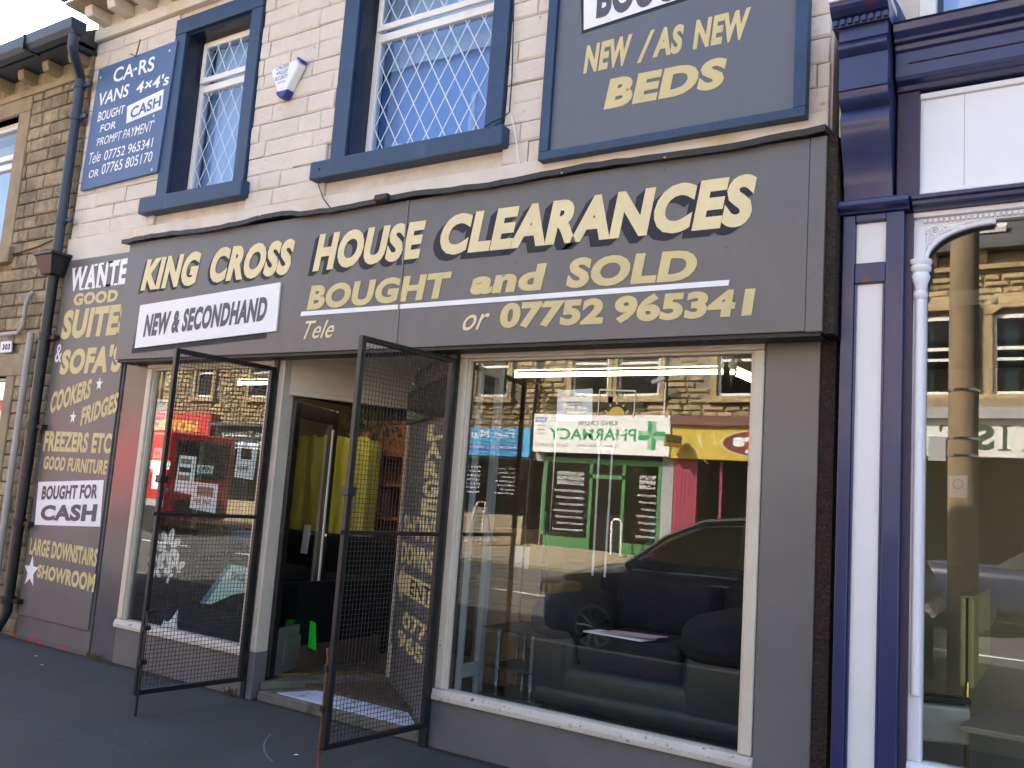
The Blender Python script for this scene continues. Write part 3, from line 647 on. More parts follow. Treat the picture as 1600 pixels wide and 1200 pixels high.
board([(60,753),(162,750),(156,823),(54,820)], -.034, .003, 'word_panel', 'white', wb)
TP('BOUGHT FOR', wb, 'greylet', -.036, (64,781), (151,779), 759, 756, bold=.02)
TP('CASH', wb, 'greylet', -.036, (62,813), (149,815), 789, 787, bold=.03)
wt('LARGE DOWNSTAIRS', (45,866), (150,886), 839, 857, bold=.02)
wt('SHOWROOM', (57,902), (146,926), 881, 896, bold=.026)

# alarm bell box
c = W(455,130,0); ab = thing('alarm_box', 'white shield shaped burglar alarm box with blue ends between the windows', 'alarm box', (c.x, -.05, c.z-.2))
s_ = .185; out = [(-.98,.62),(-.80,.86),(.72,.98),(.95,.80),(.93,.52),(.25,-.80),(.08,-.98),(-.12,-.98),(-.30,-.82)]
def shield(k, y0, y1, zlo=-2, zhi=2):
    m = MB(); ps = [(a*s_*k+c.x, b*s_*.86*k+c.z) for a, b in out]; n = len(ps)
    ys = [(ps, y0), ([(c.x+(a-c.x)*.86, c.z+(b-c.z)*.88) for a, b in ps], y1)]
    vs = [(a, ys[0][1], b) for a, b in ys[0][0]]+[(a, ys[1][1], b) for a, b in ys[1][0]]
    return m.add(vs, [tuple(range(n))]+[tuple(range(n, 2*n))]+[(i, i+n, (i+1) % n+n, (i+1) % n) for i in range(n)])
shield(1.0, -.015, -.085).build('cover', 'bell', ab, bevel=.012)
m = MB(); zt_ = c.z-.60*s_*.86
ps = [(c.x-.43*s_, zt_), (c.x+.36*s_, zt_), (c.x+.27*s_, c.z-.80*s_*.861), (c.x+.09*s_, c.z-1.0*s_*.861), (c.x-.13*s_, c.z-1.0*s_*.861), (c.x-.33*s_, c.z-.82*s_*.861)]
m.prism(ps, -.088, -.012).build('lens', 'bellb', ab, bevel=.012)
m = MB(); m.prism([(c.x+.62*s_, c.z+.97*s_*.86), (c.x+.75*s_, c.z+1.01*s_*.86), (c.x+1.0*s_, c.z+.80*s_*.86), (c.x+.97*s_, c.z+.62*s_*.86)], -.086, -.013).build('lens', 'bellb', ab, bevel=.01)
for i, (s, w0, w1, z0, z1) in enumerate((('CALDER',-.50,.28,.55,.76),('VALLEY',-.46,.26,.26,.47),('SECURITY',-.52,.28,-.02,.18),('01422 340606',-.36,.16,-.22,-.13))):
    P_ = lambda a, b: Vector((c.x+a*s_, -.0875, c.z+b*s_*.86)); T(MB(), s, P_(w0,z0), P_(w1,z0+.02), P_(w1,z1+.02), P_(w0,z1), -.004, .1).build('lettering', 'bellb', ab)
wv = MB(); wv.tube([W(498,262,-.1), W(498,290,-.03), W(505,310,-.03), W(518,328,-.03)], .004, 5).build('cable', 'black', None, label='thin dark cable dangling from the left end of the wide window sill', cat='cable')
MB().tube([W(803,0,-.03), W(800,120,-.03), W(796,175,-.03), W(788,182,-.05), W(770,190,-.05), W(757,199,-.08), W(762,201,-.09), W(785,190,-.06)], .005, 5).build('cable', 'black', None, label='thin cable running down the wall right of the wide window', cat='cable')
MB().tube([W(799,180,-.03), W(806,215,-.03), W(810,250,-.03), W(812,257,-.03)], .004, 5).build('cable', 'upvc', None, label='pale loose cable end hanging below the wide window sill', cat='cable')

# --------------------------------------------------------- windows of the shop
def shop_window(x0, x1, name_label, dk=0):
    w = thing('display_window', name_label, 'window', ((x0+x1)/2, 0, ZS), 'shop display windows')
    t = .062
    MB().box(x0, x0+t, -.02, .06, ZS+.03, ZH-.07).build('stile', 'frame', w, bevel=.008)
    MB().box(x1-t, x1, -.02, .06, ZS+.03, ZH-.07).build('stile', 'frame', w, bevel=.008)
    MB().box(x0+.0, x1, -.022, .06, ZH-.069, ZH-.018).build('head', 'frame', w, bevel=.008)
    MB().box(x0+t-.012, x1-t+.012, .0, .05, ZH-.085, ZH-.0695).build('head_bead', 'frame', w, bevel=.003)
    MB().prism([(-.036,ZS-.038),(-.036,ZS-.008),(-.02,ZS+.028),(.06,ZS+.029),(.06,ZS-.038)], x0-.015, x1+.01, 'x').build('sill', 'sillp', w, bevel=.006)
    for a in (x0+t, x1-t-.014): MB().box(a, a+.014, .0, .028, ZS+.03, ZH-.086).build('bead', 'frame', w, bevel=.002)
    MB().box(x0+t, x1-t, .029, .035, ZS+.03, ZH-.085).build('pane', 'glass', w)
    return w
shop_window(WLx0, WLx1-.055, 'left display window with black sofas behind the black mesh gate')
shop_window(WRx0, WRx1, 'large right display window reflecting the pharmacy across the street')
MB().box(WLx0-.02, WRx1+.02, -.03, .08, ZH-.0179, ZH+.02).build('head_moulding', 'frame', sf, bevel=.006)
MB().box(WLx0-.02, WRx1+.02, -.005, .28, ZH+.0201, 2.7499).build('head_board', 'frame', sf)
# door post left
MB().box(WLx1-.052, -5.095, -.022, .10, .33, ZH-.018).build('door_post', 'frame', sf, bevel=.008)
MB().box(WLx1-.058, -5.09, -.028, .10, 0, .329).build('post_base', 'grey2', sf, bevel=.008)
# entrance porch: skewed door wall and side board
A = Vector((-5.09, .05, 0)); B = Vector((-4.62, .93, 0)); Cc = Vector((-3.53, .04, 0))
zf = .10
u = (B-A).normalized(); nrm = Vector((u.y, -u.x, 0))          # towards the street
def sk(mb, a, b, d0, d1, z0, z1, P0=A, U=u, N=nrm): return mb.obox(P0+U*a+N*d0+Vector((0,0,z0)), U*(b-a), Vector((0,0,z1-z0)), N*(d1-d0))
Lw = (B-A).length
sk(MB(), 0, Lw, -.05, .0, 2.235, ZH+.2).build('transom_panel', 'frame', sf, bevel=.004)
sk(MB(), .0, Lw, .0005, .015, 2.235, 2.27).build('transom_bead', 'frame', sf, bevel=.003)
P_ = lambda a, z: A+u*a+nrm*.002+Vector((0,0,z)); T(MB(), '299', P_(.42,2.33), P_(.56,2.33), P_(.56,2.40), P_(.42,2.40), .01).build('number', 'frame', sf)
sk(MB(), Lw-.0, Lw+.075, -.05, .035, zf, 2.234).build('door_jamb', 'frame', sf, bevel=.006)
u2 = (Cc-B).normalized(); n2 = Vector((u2.y, -u2.x, 0)); 
if n2.y > 0: n2 = -n2
B2 = B+u2*.06; L2 = (Cc-B2).length
sk(MB(), 0, L2, -.04, .0, .02, ZH+.2, B2, u2, n2).build('side_wall', 'grey', sf)
sbd = thing('side_board', 'narrow grey board with an arrow beside the doorway behind the right gate', 'sign', B2+u2*.4)
sk(MB(), .03, L2-.02, .001, .018, .72, 2.36, B2, u2, n2).build('panel', 'grey', sbd, bevel=.003)
sk(MB(), .02, L2-.02, .001, .05, 2.10, 2.36, B2, u2, n2).build('shutter_box', 'black', sbd, bevel=.004)
def SB(s, a0, a1, z0, z1, mat='gold', off=.0195, **k):
    q = lambda a, z: B2+u2*a+n2*off+Vector((0,0,z)); T(MB(), s, q(a0,z0), q(a1,z0), q(a1,z1), q(a0,z1), **k).build('lettering', mat, sbd)
for i, ch in enumerate('LARGE'): SB(ch, .72, 1.2, 1.94-i*.132, 2.06-i*.132, bold=.03)
SB('SHOWR', .16, 1.33, 1.23, 1.40, bold=.02); SB('DOWNS', .16, 1.22, 1.03, 1.19, bold=.02)
q = lambda a, z, o=.0192: B2+u2*a+n2*o+Vector((0,0,z))
MB().add([q(.06,.86+.03), q(.30,1.02), q(.30,.965), q(1.25,.965), q(1.25,.815), q(.30,.815), q(.30,.74)], [(0,1,6),(2,5,4,3)]).build('painted_arrow', 'gold', sbd)
SB('ENT', .58, 1.22, .835, .945, 'ink', .0208, bold=.01)
sk(MB(), .03, L2-.02, .001, .017, .40, .715, B2, u2, n2).build('lower_panel', 'grey', sbd)
SB('077', .42, 1.2, .575, .70, bold=.02); SB('965', .28, 1.15, .43, .555, bold=.02)
# porch ceiling, threshold
MB().prism([(A.x,.06),(B.x,B.y),(Cc.x,.0)], ZH-.005, ZH+.02, 'z').build('porch_ceiling', 'frame', sf)
MB().prism([(-5.05,-.0),(Cc.x+.03,-.0),(B.x+.1,B.y+.1),(A.x-.05,.2)], 0.0, .07, 'z').build('step', 'concrete', sf, bevel=.01)
MB().prism([(-4.90,.045),(Cc.x-.08,.045),(-4.05,.44),(-4.62,.70)], .0701, .076, 'z').build('painted_step_top', 'step', sf)
sk(MB(), -.0, Lw, -.18, .04, .0702, zf+.02).build('threshold', 'concrete', sf, bevel=.006)
sk(MB(), .0, Lw, -.50, -.19, .06, .13).build('mat_well', 'infloor', sf)
sk(MB(), .0, Lw, -.19, -.181, .06, .135).build('mat_bar', 'brass', sf)
sk(MB(), .0, Lw, -.52, -.505, .06, .135).build('mat_bar', 'brass', sf)
# door leaf swung inwards, hinged by the left post
dl = thing('shop_door', 'dark framed glass door standing open inwards with a grey bottom panel', 'door', (A.x+.02, .12, 0))
D0 = Vector((-5.085, .10, 0)); ud = Vector((-.30, .81, 0)).normalized(); nd = Vector((ud.y, -ud.x, 0)); Ld = .82
dk_ = lambda mb, a, b, d0, d1, z0, z1: sk(mb, a, b, d0, d1, z0, z1, D0, ud, nd)
dk_(MB(), 0, .09, -.022, .022, .14, 2.2).build('stile', 'black', dl, bevel=.004); dk_(MB(), Ld-.11, Ld, -.022, .022, .14, 2.2).build('stile', pm('dark_door_wood', (.05,.022,.012), .4, .2, 5, .2, 30), dl, bevel=.004)
dk_(MB(), .09, Ld-.11, -.022, .022, 2.08, 2.2).build('top_rail', pm('dark_rail_wood', (.04,.018,.010), .4, .2, 5, .2, 30), dl, bevel=.004)
dk_(MB(), .09, Ld-.11, -.022, .022, .14, .48).build('bottom_panel', 'grey2', dl, bevel=.004)
dk_(MB(), .2, Ld-.2, .022, .03, 0.2, .4).build('raised_panel', 'grey2', dl, bevel=.004)
dk_(MB(), .09, Ld-.11, -.003, .003, .48, 2.08).build('pane', 'glass', dl)
dk_(MB(), Ld-.125, Ld-.10, .023, .034, 0.50, 2.04).build('weather_strip', 'upvc', dl)
dk_(MB(), Ld-.07, Ld-.04, .023, .03, 1.02, 1.25).build('handle_plate', 'chrome', dl); hp = D0+ud*(Ld-.055)+Vector((0,0,1.17))
MB().tube([hp+nd*.03, hp+nd*.07, hp+nd*.07-ud*.10], .009, 8).build('handle', 'chrome', dl, smooth=True)
gc = D0+ud*(Ld-.26)+nd*.045+Vector((-.03,0,.50)); MB().obox(gc, Vector((.12,-.02,-.01)), Vector((.035,0,-.21)), Vector((0,.003,0))).build('hanging_card', 'gcard', None, label='bright green card hanging from the open shop door', cat='card')
# rolling mesh gates
def gate(name, label, hx, hy, fx, fy, zb, zt, flip):
    g = thing('mesh_gate', label, 'gate', (hx, hy, 0), 'black security mesh gates')
    H = Vector((hx, hy, 0)); F = Vector((fx, fy, 0)); L_ = (F-H).length; U = (F-H).normalized(); N = Vector((U.y, -U.x, 0)); k = lambda mb, a, b, d0, d1, z0, z1: sk(mb, a, b, d0, d1, z0, z1, H, U, N)
    t = .032; zm = zb+(zt-zb)*.505
    k(MB(), 0, t, -.016, .016, zb, zt).build('stile', 'black', g, bevel=.003); k(MB(), L_-t, L_, -.016, .016, zb, zt).build('stile', 'black', g, bevel=.003)
    k(MB(), t, L_-t, -.016, .016, zb, zb+t).build('rail', 'black', g, bevel=.003); k(MB(), t, L_-t, -.016, .016, zt-t, zt).build('rail', 'black', g, bevel=.003)
    k(MB(), -.03, L_+.02, -.010, .010, zm, zm+.026).build('middle_bar', 'black', g, bevel=.003)
    w = MB(); r = .0014; nv = 28; nh = int((zt-zb-2*t)/.0275)
    for i in range(1, nv):
        a = t+(L_-2*t)*i/nv; o = .0015*math.sin(i*1.7); k(w, a-r+o, a+r+o, .0105, .0105+2*r, zb+t, zt-t)
    for j in range(1, nh):
        z = zb+t+(zt-zb-2*t)*j/nh; k(w, t, L_-t, .0105+2*r, .0105+4*r, z-r, z+r)
    w.build('wire_mesh', 'wire', g, kind='stuff')
    rd = MB(); rr = H+U*(L_-.01)+N*.032*flip
    rd.tube([rr+Vector((0,0,.0)), rr+Vector((0,0,.62)), rr+Vector((0,0,.66))+N*.012, rr+Vector((0,0,.66))+N*.012-U*.07], .009, 8).build('drop_bolt', 'rust' if flip > 0 else 'black', g, smooth=True)
    for z in (.30, .52): k(MB(), L_-.04, L_+.006, .016*flip, .045*flip, z+zb-.1, z+zb-.07).build('bolt_keeper', 'black', g)
    k(MB(), L_-.045, L_+.015, -.03, .03, zm+.22, zm+.27).build('lock', 'black', g, bevel=.004); k(MB(), L_-.10, L_-.02, .02, .035, zm+.16, zm+.19).build('lock_tongue', 'chrome', g, bevel=.003)
    for z in (zb+.1, zm+.4, zt-.22): MB().tube([H+Vector((.0,.0,z))-U*.012, H+Vector((0,0,z+.09))-U*.012], .014, 8).build('hinge', 'black', g, smooth=True)
    return g
gate('g', 'left black mesh gate folded out over the sofa window', -5.17, -.055, -5.25, -.88, .125, 2.435, -1)
gate('g', 'right black mesh gate folded out beside the doorway', -3.475, -.06, -3.55, -.885, .125, 2.455, 1)
MB().box(-5.185, -5.145, -.045, -.0285, .0, ZH+.0).build('gate_post', 'black', None, bevel=.003, label='black steel post that carries the left mesh gate', cat='post')
MB().box(-3.53, -3.465, -.05, -.0285, .0, ZH-.0).build('gate_post', 'black', None, bevel=.003, label='black steel post that carries the right mesh gate', cat='post')
MB().box(-5.2, -3.47, -.052, -.031, ZH-.03, ZH+.005).build('gate_track', 'black', None, label='black steel bar across the top of the doorway', cat='bar')
random.seed(9)
for i, (x, y) in enumerate([(-7.0,-.06),(-6.92,-.05),(-5.28,-.05),(-6.6,-.04)]):
    wd = MB()
    for k in range(26):
        a = random.uniform(0, 6.28); l = random.uniform(.02,.06); b = Vector((x+random.uniform(-.04,.04), y+random.uniform(-.02,.02), .001)); t = b+Vector((math.cos(a)*l*.5, math.sin(a)*l*.4, l)); s = Vector((.005,.003,0)); quad(wd, [b-s, b+s, t+s*.5, t-s*.5])
    if i < 3: wd.build('weed', 'weed', None, label=('scrubby dead weed at the foot of the grey pilaster','smaller weed tuft beside the left stall riser','weed tuft at the foot of the left door post')[i], cat='weed')

random.seed(77); gr = MB()
for k in range(420):
    near = random.random() < .7; x = random.uniform(-8.2, -1.2); y = -.02-abs(random.gauss(0,.09)) if near else random.uniform(-3.2, -.1); r = random.uniform(.002,.006)*(1 if near else .9)
    gr.add([(x+r*math.cos(a), y+r*math.sin(a), .0005) for a in (0,2.1,4.2)]+[(x, y, r*.9)], [(0,1,3),(1,2,3),(2,0,3)])
gr.build('grit', 'concrete', None, kind='stuff')
g = MB(); x = -8.3
while x < -1.2:
    w = random.uniform(.05,.16); d = random.uniform(.015,.06); gr_ = [(x,.0,.0035),(x+w,.0,.0035),(x+w*.9,-d*random.uniform(.4,1)-.03,.0035),(x+w*.5,-d-.03,.0035),(x+w*.1,-d*random.uniform(.4,1)-.03,.0035)]
    if not -5.1 < x < -3.6: quad(g, gr_)
    x += w
g.build('dirt_edge', pm('mossy_dirt', (.035,.033,.024), .95, .4, 30, .8, 80), None, kind='structure')
for i, (x, y, l) in enumerate(((-7.35,-.35,'small pale litter scrap on the pavement by the grey pilaster'),(-7.0,-.5,'torn white scrap on the pavement nearer the left mesh gate'),(-3.9,-.75,'pale litter scrap on the pavement under the right mesh gate'))):
    MB().add([(x,y,.004),(x+.03,y+.006,.012),(x+.034,y+.022,.005),(x+.006,y+.02,.009)], [(0,1,2,3)]).build('litter', 'paper', None, label=l, cat='litter')

# =================================================================== INSIDE THE SHOP
inn = thing('shop_interior', 'floor, raised window beds and inner walls of the furniture shop', 'room', (-4, 2, 0))
MB().box(-8.0, -1.29, .32, 8, .0, .10).build('floor', 'infloor', inn)
MB().box(-7.85, WLx1-.06, .21, 1.5, .1005, .31).build('window_bed', 'infloor', inn)
MB().box(WLx0+.02, WLx1-.06, .10, .2095, .20, .31).build('window_bed', 'infloor', inn)
MB().box(WRx0, -1.29, .21, 1.7, .1005, .30).build('window_bed', 'infloor', inn)
MB().box(WRx0, -1.29, .05, .2095, .20, .30).build('window_bed', 'infloor', inn)
MB().box(-8.0, -1.29, .29, 8, 2.62, 2.715).build('ceiling', 'inceil', inn)
MB().box(-8.0, -7.9, .29, 8, .1, 2.6).build('side_wall', 'inwall', inn)
MB().box(-7.89, -7.75, .29, 1.7, .31, 2.6).build('side_wall', 'greyp', inn)
MB().box(-7.9, -1.29, 5.0, 5.1, .1, 2.6).build('rear_wall', 'taupe', inn)
MB().box(WLx1-.06-.06, WLx1-.06, .11, 1.4, .311, .8).build('bed_screen', 'sofa', inn)
# side return: framed glass of the right display behind the porch board
MB().obox(B2+u2*.0-n2*.2, u2*.9, Vector((0,0,.5)), n2*.02).build('return_panel', 'greyp', inn)
rw = thing('glazed_return', 'pale framed glass screen inside the left end of the right display window', 'screen', (WRx0+.1,.3,.3))
for a, b in ((.10,.125),(.30,.32)): MB().box(WRx0+.07, WRx0+.11, a, b, .30, 2.5).build('post', 'greyp', rw, bevel=.004)
MB().box(WRx0+.07, WRx0+.11, 0.126, .299, .42, .50).build('rail', 'greyp', rw); MB().box(WRx0+.07, WRx0+.11, 0.126, .299, 2.38, 2.5).build('rail', 'greyp', rw)
MB().box(WRx0+.07, WRx0+.11, .321, .36, .30, 2.5).build('panel', 'greyp', rw)
def lamp(nm, label, x0, x1, y0, y1, z, mt='tube'):
    l = thing('strip_light', label, 'strip light', ((x0+x1)/2, (y0+y1)/2, z), 'fluorescent strip lights in the shop')
    d = Vector((x1-x0, y1-y0, 0)); P = Vector((x0, y0, z)); q = d.normalized(); n = Vector((-q.y, q.x, 0))
    MB().obox(P-n*.03+Vector((0,0,.035)), d, n*.06, Vector((0,0,.05))).build('housing', 'upvc', l); MB().tube([P, P+d], .016, 10).build('tube', mt, l, smooth=True)
    for e in (P, P+d*.985): MB().obox(e-n*.02-Vector((0,0,.02)), d*.015, n*.04, Vector((0,0,.056))).build('end_cap', 'upvc', l)
lamp('a', 'lit strip light across the ceiling of the right display window', -3.45, -1.90, .62, .62, 2.45)
lamp('b', 'short lit strip light angled at the right end of the display window', -1.84, -1.80, .64, 1.75, 2.45)
lamp('c', 'lit strip light over the sofas in the left display window', -6.35, -5.30, .60, .62, 2.42)
lamp('d', 'lit strip light inside the shop seen through the top of the doorway', -6.6, -5.4, 1.9, 1.9, 2.5, pm('bright_lit_tube', (1.0,.90,.66), .5, 0, 3, 0, emis=6))

# big sofa in the right window
sx = thing('sofa', 'large dark plum and black leather sofa facing out of the right display window', 'sofa', (-2.1, .6, .30))
sx0, sx1 = -2.94, -1.34
MB().rbox(sx0+.10, sx1-.08, .22, 1.05, .36, .60, .06).build('seat_base', 'leather', sx, smooth=True)
MB().rbox(sx0+.05, sx1-.05, .20, 1.06, .34, .47, .05).build('front_roll', 'leather', sx, smooth=True)
MB().rbox(sx0+.32, sx1-.60, .22, .90, .585, .79, .085, 4).build('seat_cushion', 'sofap', sx, smooth=True)
for a, b in ((sx0, sx0+.33), (sx1-.60, sx1)):
    MB().rbox(a, b, .21, 1.05, .36, .80, .09, 4).build('arm', 'leather', sx, smooth=True)
    MB().rbox(a-.02, b+.01, .17, 1.05, .70, 1.0, .14, 5).build('arm_pad', 'sofap', sx, smooth=True)
MB().rbox(sx0+.10, sx1-.10, .88, 1.2, .55, 1.22, .13, 5).build('back', 'sofap', sx, smooth=True)
MB().rbox(sx0+.30, sx1-.58, .78, .98, .74, 1.17, .1, 4).build('back_cushion', 'sofap', sx, smooth=True)
for x in (sx0+.16, sx1-.16):
    for y in (.27, .98): MB().tube([(x,y,.30),(x,y,.32),(x,y,.34),(x,y,.37)], [.04,.05,.045,.05], 12).build('foot', 'black', sx, smooth=True)
pp = thing('papers', 'white and pink papers lying on the seat of the large sofa', 'papers', (-2.4,.4,.775))
MB().obox((-2.60,.30,.795),(.40,-.03,0),(.03,.16,0),(0,0,.008)).build('paper', 'paper', pp); MB().obox((-2.50,.33,.805),(.36,-.02,.012),(.03,.15,.0),(0,0,.004)).build('paper', 'paperp', pp)
MB().obox((-3.20,.12,.302),(.32,.02,0),(-.04,.10,.004),(0,0,.002)).build('leaflet', 'papery', None, label='cream leaflet lying on the window bed in front of the large sofa', cat='leaflet')
# chest of drawers
ch = thing('chest_of_drawers', 'light wood chest of drawers at the left end of the right display', 'chest', (-3.35,1.0,.3))
c0, c1, cy = W(733,1040,.62).x, W(782,1040,.62).x+.0, .62
MB().box(c0, c1+.35, cy+.012, cy+.45, .30, 1.02).build('carcass', 'pine', ch, bevel=.006)
for k in range(4): MB().box(c0+.02, c1+.33, cy, cy+.0115, .33+k*.172, .49+k*.172).build('drawer', 'pine', ch, bevel=.004); 
for k in range(4): MB().tube([(c0+.2+.2, cy-.02, .41+k*.172), (c0+.35+.2, cy-.02, .41+k*.172)], .006, 6).build('handle', 'chrome', ch)
cr = thing('cardboard_box', 'brown box with white label on top of the light wood chest', 'box', (-3.2,.9,1.03))
MB().box(c0+.05, c0+.50, cy+.05, cy+.38, 1.021, 1.36).build('carton', pm('cardboard', (.30,.19,.10), .85, .08, 5, .1, 20), cr, bevel=.004); MB().box(c0+.28, c0+.4, cy+.047, cy+.0495, 1.1, 1.25).build('sticker', 'paper', cr)
# glass tv stand
tv = thing('glass_stand', 'black glass television stand with silver legs in front of the chest', 'stand', (-3.1,.5,.3))
tx0, tx1 = W(762,1040,.28).x, W(858,1040,.28).x
MB().box(tx0, tx1, .20, .60, .74, .752).build('top', 'leather', tv, bevel=.003); MB().box(tx0+.02, tx1-.02, .22, .58, .50, .51).build('shelf', 'leather', tv); MB().box(tx0, tx1, .20, .60, .31, .34).build('base', 'leather', tv, bevel=.004)
for x in (tx0+.10, tx1-.10):
    for y in (.24, .56): MB().tube([(x,y,.34),(x,y,.74)], .017, 12).build('leg', 'chrome', tv, smooth=True)
# thin chrome display poles
for i, (pxa, pya, pxb, pyb, lab) in enumerate([(803,1090,825,820,'leftmost thin chrome pole standing in front of the chest'),(838,1030,858,800,'thin chrome pole right of the leftmost one'),(846,1030,872,620,'tall thin chrome pole beside the left edge of the big sofa'),]):
    a = W(pxa, pya, .5); MB().tube([(a.x,.5,.3),(a.x,.5,W(pxb,pyb,.5).z)], .007, 8).build('display_pole', 'chrome', None, smooth=True, label=lab, cat='pole')
a = W(938, 850, .75); sh = thing('coat_stand', 'white twin stemmed stand with outward curved tops behind the sofa', 'stand', (a.x,.75,.3))
for s in (-1, 1): MB().tube([(a.x+s*.045,.75,1.1),(a.x+s*.05,.75,1.92),(a.x+s*.06,.75,1.99),(a.x+s*.10,.75,2.05),(a.x+s*.16,.75,2.07)], .008, 8).build('stem', 'upvc', sh, smooth=True)
MB().box(a.x-.04, a.x+.04, .74, .76, 1.95, 1.965).build('bridge', 'chrome', sh)
a = W(1178, 700, .3); MB().tube([(a.x-.02,.3,1.4),(a.x,.3,2.46)], .006, 8).build('hanging_rail', 'upvc', None, smooth=True, label='thin white hanging rod near the right edge of the display window', cat='rod')
# notices in the right window
nt = thing('notice', 'white typed notice stuck high in the right display window', 'notice', W(897,640,.045)); board([(871,610),(926,607),(925,658),(870,658)], .045, .002, 'sheet', 'paper', nt)
TP('STUART BOYLE', nt, 'ink', .044, (880,621), (916,620), 616, 615, bold=.01)
for k in range(6): TP(['House clearances','furniture and beds','bought and sold','good prices paid','call at the shop','open six days'][k], nt, 'greylet', .044, (885,630+k*4.6), (911,629.5+k*4.6), 627.5+k*4.6, 627+k*4.6, bold=0)
tl = thing('window_sticker', 'window sticker with yellow outline and rising sun emblem', 'sticker', W(965,630,.028))
stp = [(937,609),(993,611),(990,652),(934,650)]
m = MB(); ps = [W(*p, .0275) for p in stp]
for i, th in ((0,.010),(1,.006),(3,.006)):
    p, q_ = ps[i], ps[(i+1) % 4]; d = (q_-p).normalized(); n_ = Vector((d.z,0,-d.x))*th*.5; quad(m, [p-n_, q_-n_, q_+n_, p+n_])
m.build('outline', 'papery', tl)
c = W(963,649,.0275); m = MB(); m.add([c]+[(c.x+.052*math.cos(math.pi*k/12), c.y, c.z+.052*math.sin(math.pi*k/12)) for k in range(13)], [(0,k+1,k+2) for k in range(12)]); m.build('sun_emblem', 'yellow', tl)
m = MB()
for k in range(5):
    a_ = math.pi*(.1+.2*k); d = Vector((math.cos(a_),0,math.sin(a_))); n_ = Vector((-d.z,0,d.x)); m.add([c+d*.066-n_*.008, c+d*.066+n_*.008, c+d*.086], [(0,1,2)])
m.build('sun_ray', 'yellow', tl)
TP('TO LET', tl, 'gold', .0275, (948,619.5), (975,619.5), 616, 616, bold=.02)

# left window: black sofas, boards, notices, flower throw
def low_sofa(label, x0, x1, y0, y1, z, h, rz=0):
    s = thing('sofa', label, 'sofa', ((x0+x1)/2, (y0+y1)/2, z))
    MB().rbox(x0, x1, y0, y1, z, z+h*.45, .06).build('seat_base', 'sofa', s, smooth=True)
    MB().rbox(x0+.16, x1-.16, y0+.0, y1-.2, z+h*.42, z+h*.62, .07, 4).build('seat_cushion', 'sofa', s, smooth=True)
    MB().rbox(x0+.02, x1-.02, y1-.25, y1, z+h*.2, z+h, .1, 4).build('back', 'sofa', s, smooth=True)
    for a, b in ((x0-.01, x0+.18), (x1-.18, x1+.01)): MB().rbox(a, b, y0-.01, y1, z, z+h*.80, .09, 5).build('arm', 'sofa', s, smooth=True)
    return s
low_sofa('low black fabric sofa filling the left display window', -7.4, -6.22, .12, .85, .31, .58)
low_sofa('black fabric armchair beside the door post in the left display window', -6.20, -5.34, .10, .80, .31, .60)
low_sofa('dark sofa standing behind the first one in the left window', -7.7, -6.5, .95, 1.45, .31, .80)
q_ = W(385,852,.8); MB().rbox(q_.x-.2, q_.x+.25, .72, .90, q_.z-.14, q_.z+.13, .08, 4).build('cushion', 'jean', None, smooth=True, label='blue denim cushion on top of the black armchair', cat='cushion')
MB().tube([(W(372,880,.6).x-.19*math.cos(a), .6, W(372,890,.6).z+.19*math.sin(a)) for a in [math.pi*k/14 for k in range(15)]], .035, 10).build('curved_arm', 'sofa', None, smooth=True, label='curved black armrest hoop rising behind the armchair papers', cat='armrest')
tq = 0; th = thing('throw', 'black throw printed with big pale flowers over the left sofa', 'throw', (-6.5,.5,.8))
tq = W(258,885,.22).x; MB().rbox(tq-.33, tq+.30, .22, .30, .45, 1.13, .03).build('cloth', 'sofa', th)
m = MB()
for (cx_, cz_, r_) in ((tq+.02,.96,.16),(tq+.13,.78,.14),(tq-.13,.80,.12)):
    for k in range(7):
        a_ = k*2*math.pi/7+cx_*9; px_, pz_ = cx_+math.cos(a_)*r_*.62, cz_+math.sin(a_)*r_*.62
        pts = [(px_+math.cos(t)*r_*.42*math.cos(a_)-math.sin(t)*r_*.22*math.sin(a_), .218-.0004*k, pz_+math.cos(t)*r_*.42*math.sin(a_)+math.sin(t)*r_*.22*math.cos(a_)) for t in [2*math.pi*j/12 for j in range(12)]]; quad(m, pts)
m.build('flower_print', 'pwhite', th)
bd = thing('display_boards', 'tall taupe boards standing behind the sofas in the left window', 'board', (-6,.95,.6))
MB().box(-7.72, -6.42, .90, .925, .6, 2.02).build('board', 'taupe', bd, bevel=.003); MB().box(-7.12, -7.08, .88, .899, .6, 1.9).build('edge_strip', 'frame', bd)
MB().box(-7.35,-7.1,.885,.899,1.72,1.92).build('dark_patch','dark',bd); MB().box(-6.62,-6.5,.885,.899,1.7,1.9).build('dark_patch','dark',bd)
def sheet(pts, y, label, name='poster', mat='paper', pics=(), words=()):
    s = thing(name, label, name, W(*pts[3], y)); board(pts, y, .002, 'sheet', mat, s)
    for (a, b, c_, d, mt) in pics: board([(a,b),(c_,b+(c_-a)*.12),(c_-1,d+(c_-a)*.1),(a-1,d)], y-.001, .0005, 'picture', mt, s)
    for (t, a, b, c_, h, mt) in words: TP(t, s, mt, y-.0015, (a,b), (c_,b+(c_-a)*.07), h, h+(c_-a)*.07, bold=.015)
    return s
sheet([(281,711),(307,714),(300,773),(272,767)], .10, 'tall white sheet of furniture pictures left of the OPEN notice', pics=[(283,716,300,724,'taupe'),(281,729,299,737,'dark'),(279,742,297,750,'taupe')])
sheet([(308,726),(334,728),(331,741),(306,739)], .10, 'small mint OPEN notice in the left display window', 'notice', 'paperm', words=[('OPEN', 310, 737, 329, 728, 'ink')])
sheet([(303,753),(341,757),(336,802),(296,794)], .10, 'white poster with furniture photographs below the OPEN notice', pics=[(308,759,334,774,'taupe')], words=[('FOR SALE', 303, 786, 328, 778, 'greylet')])
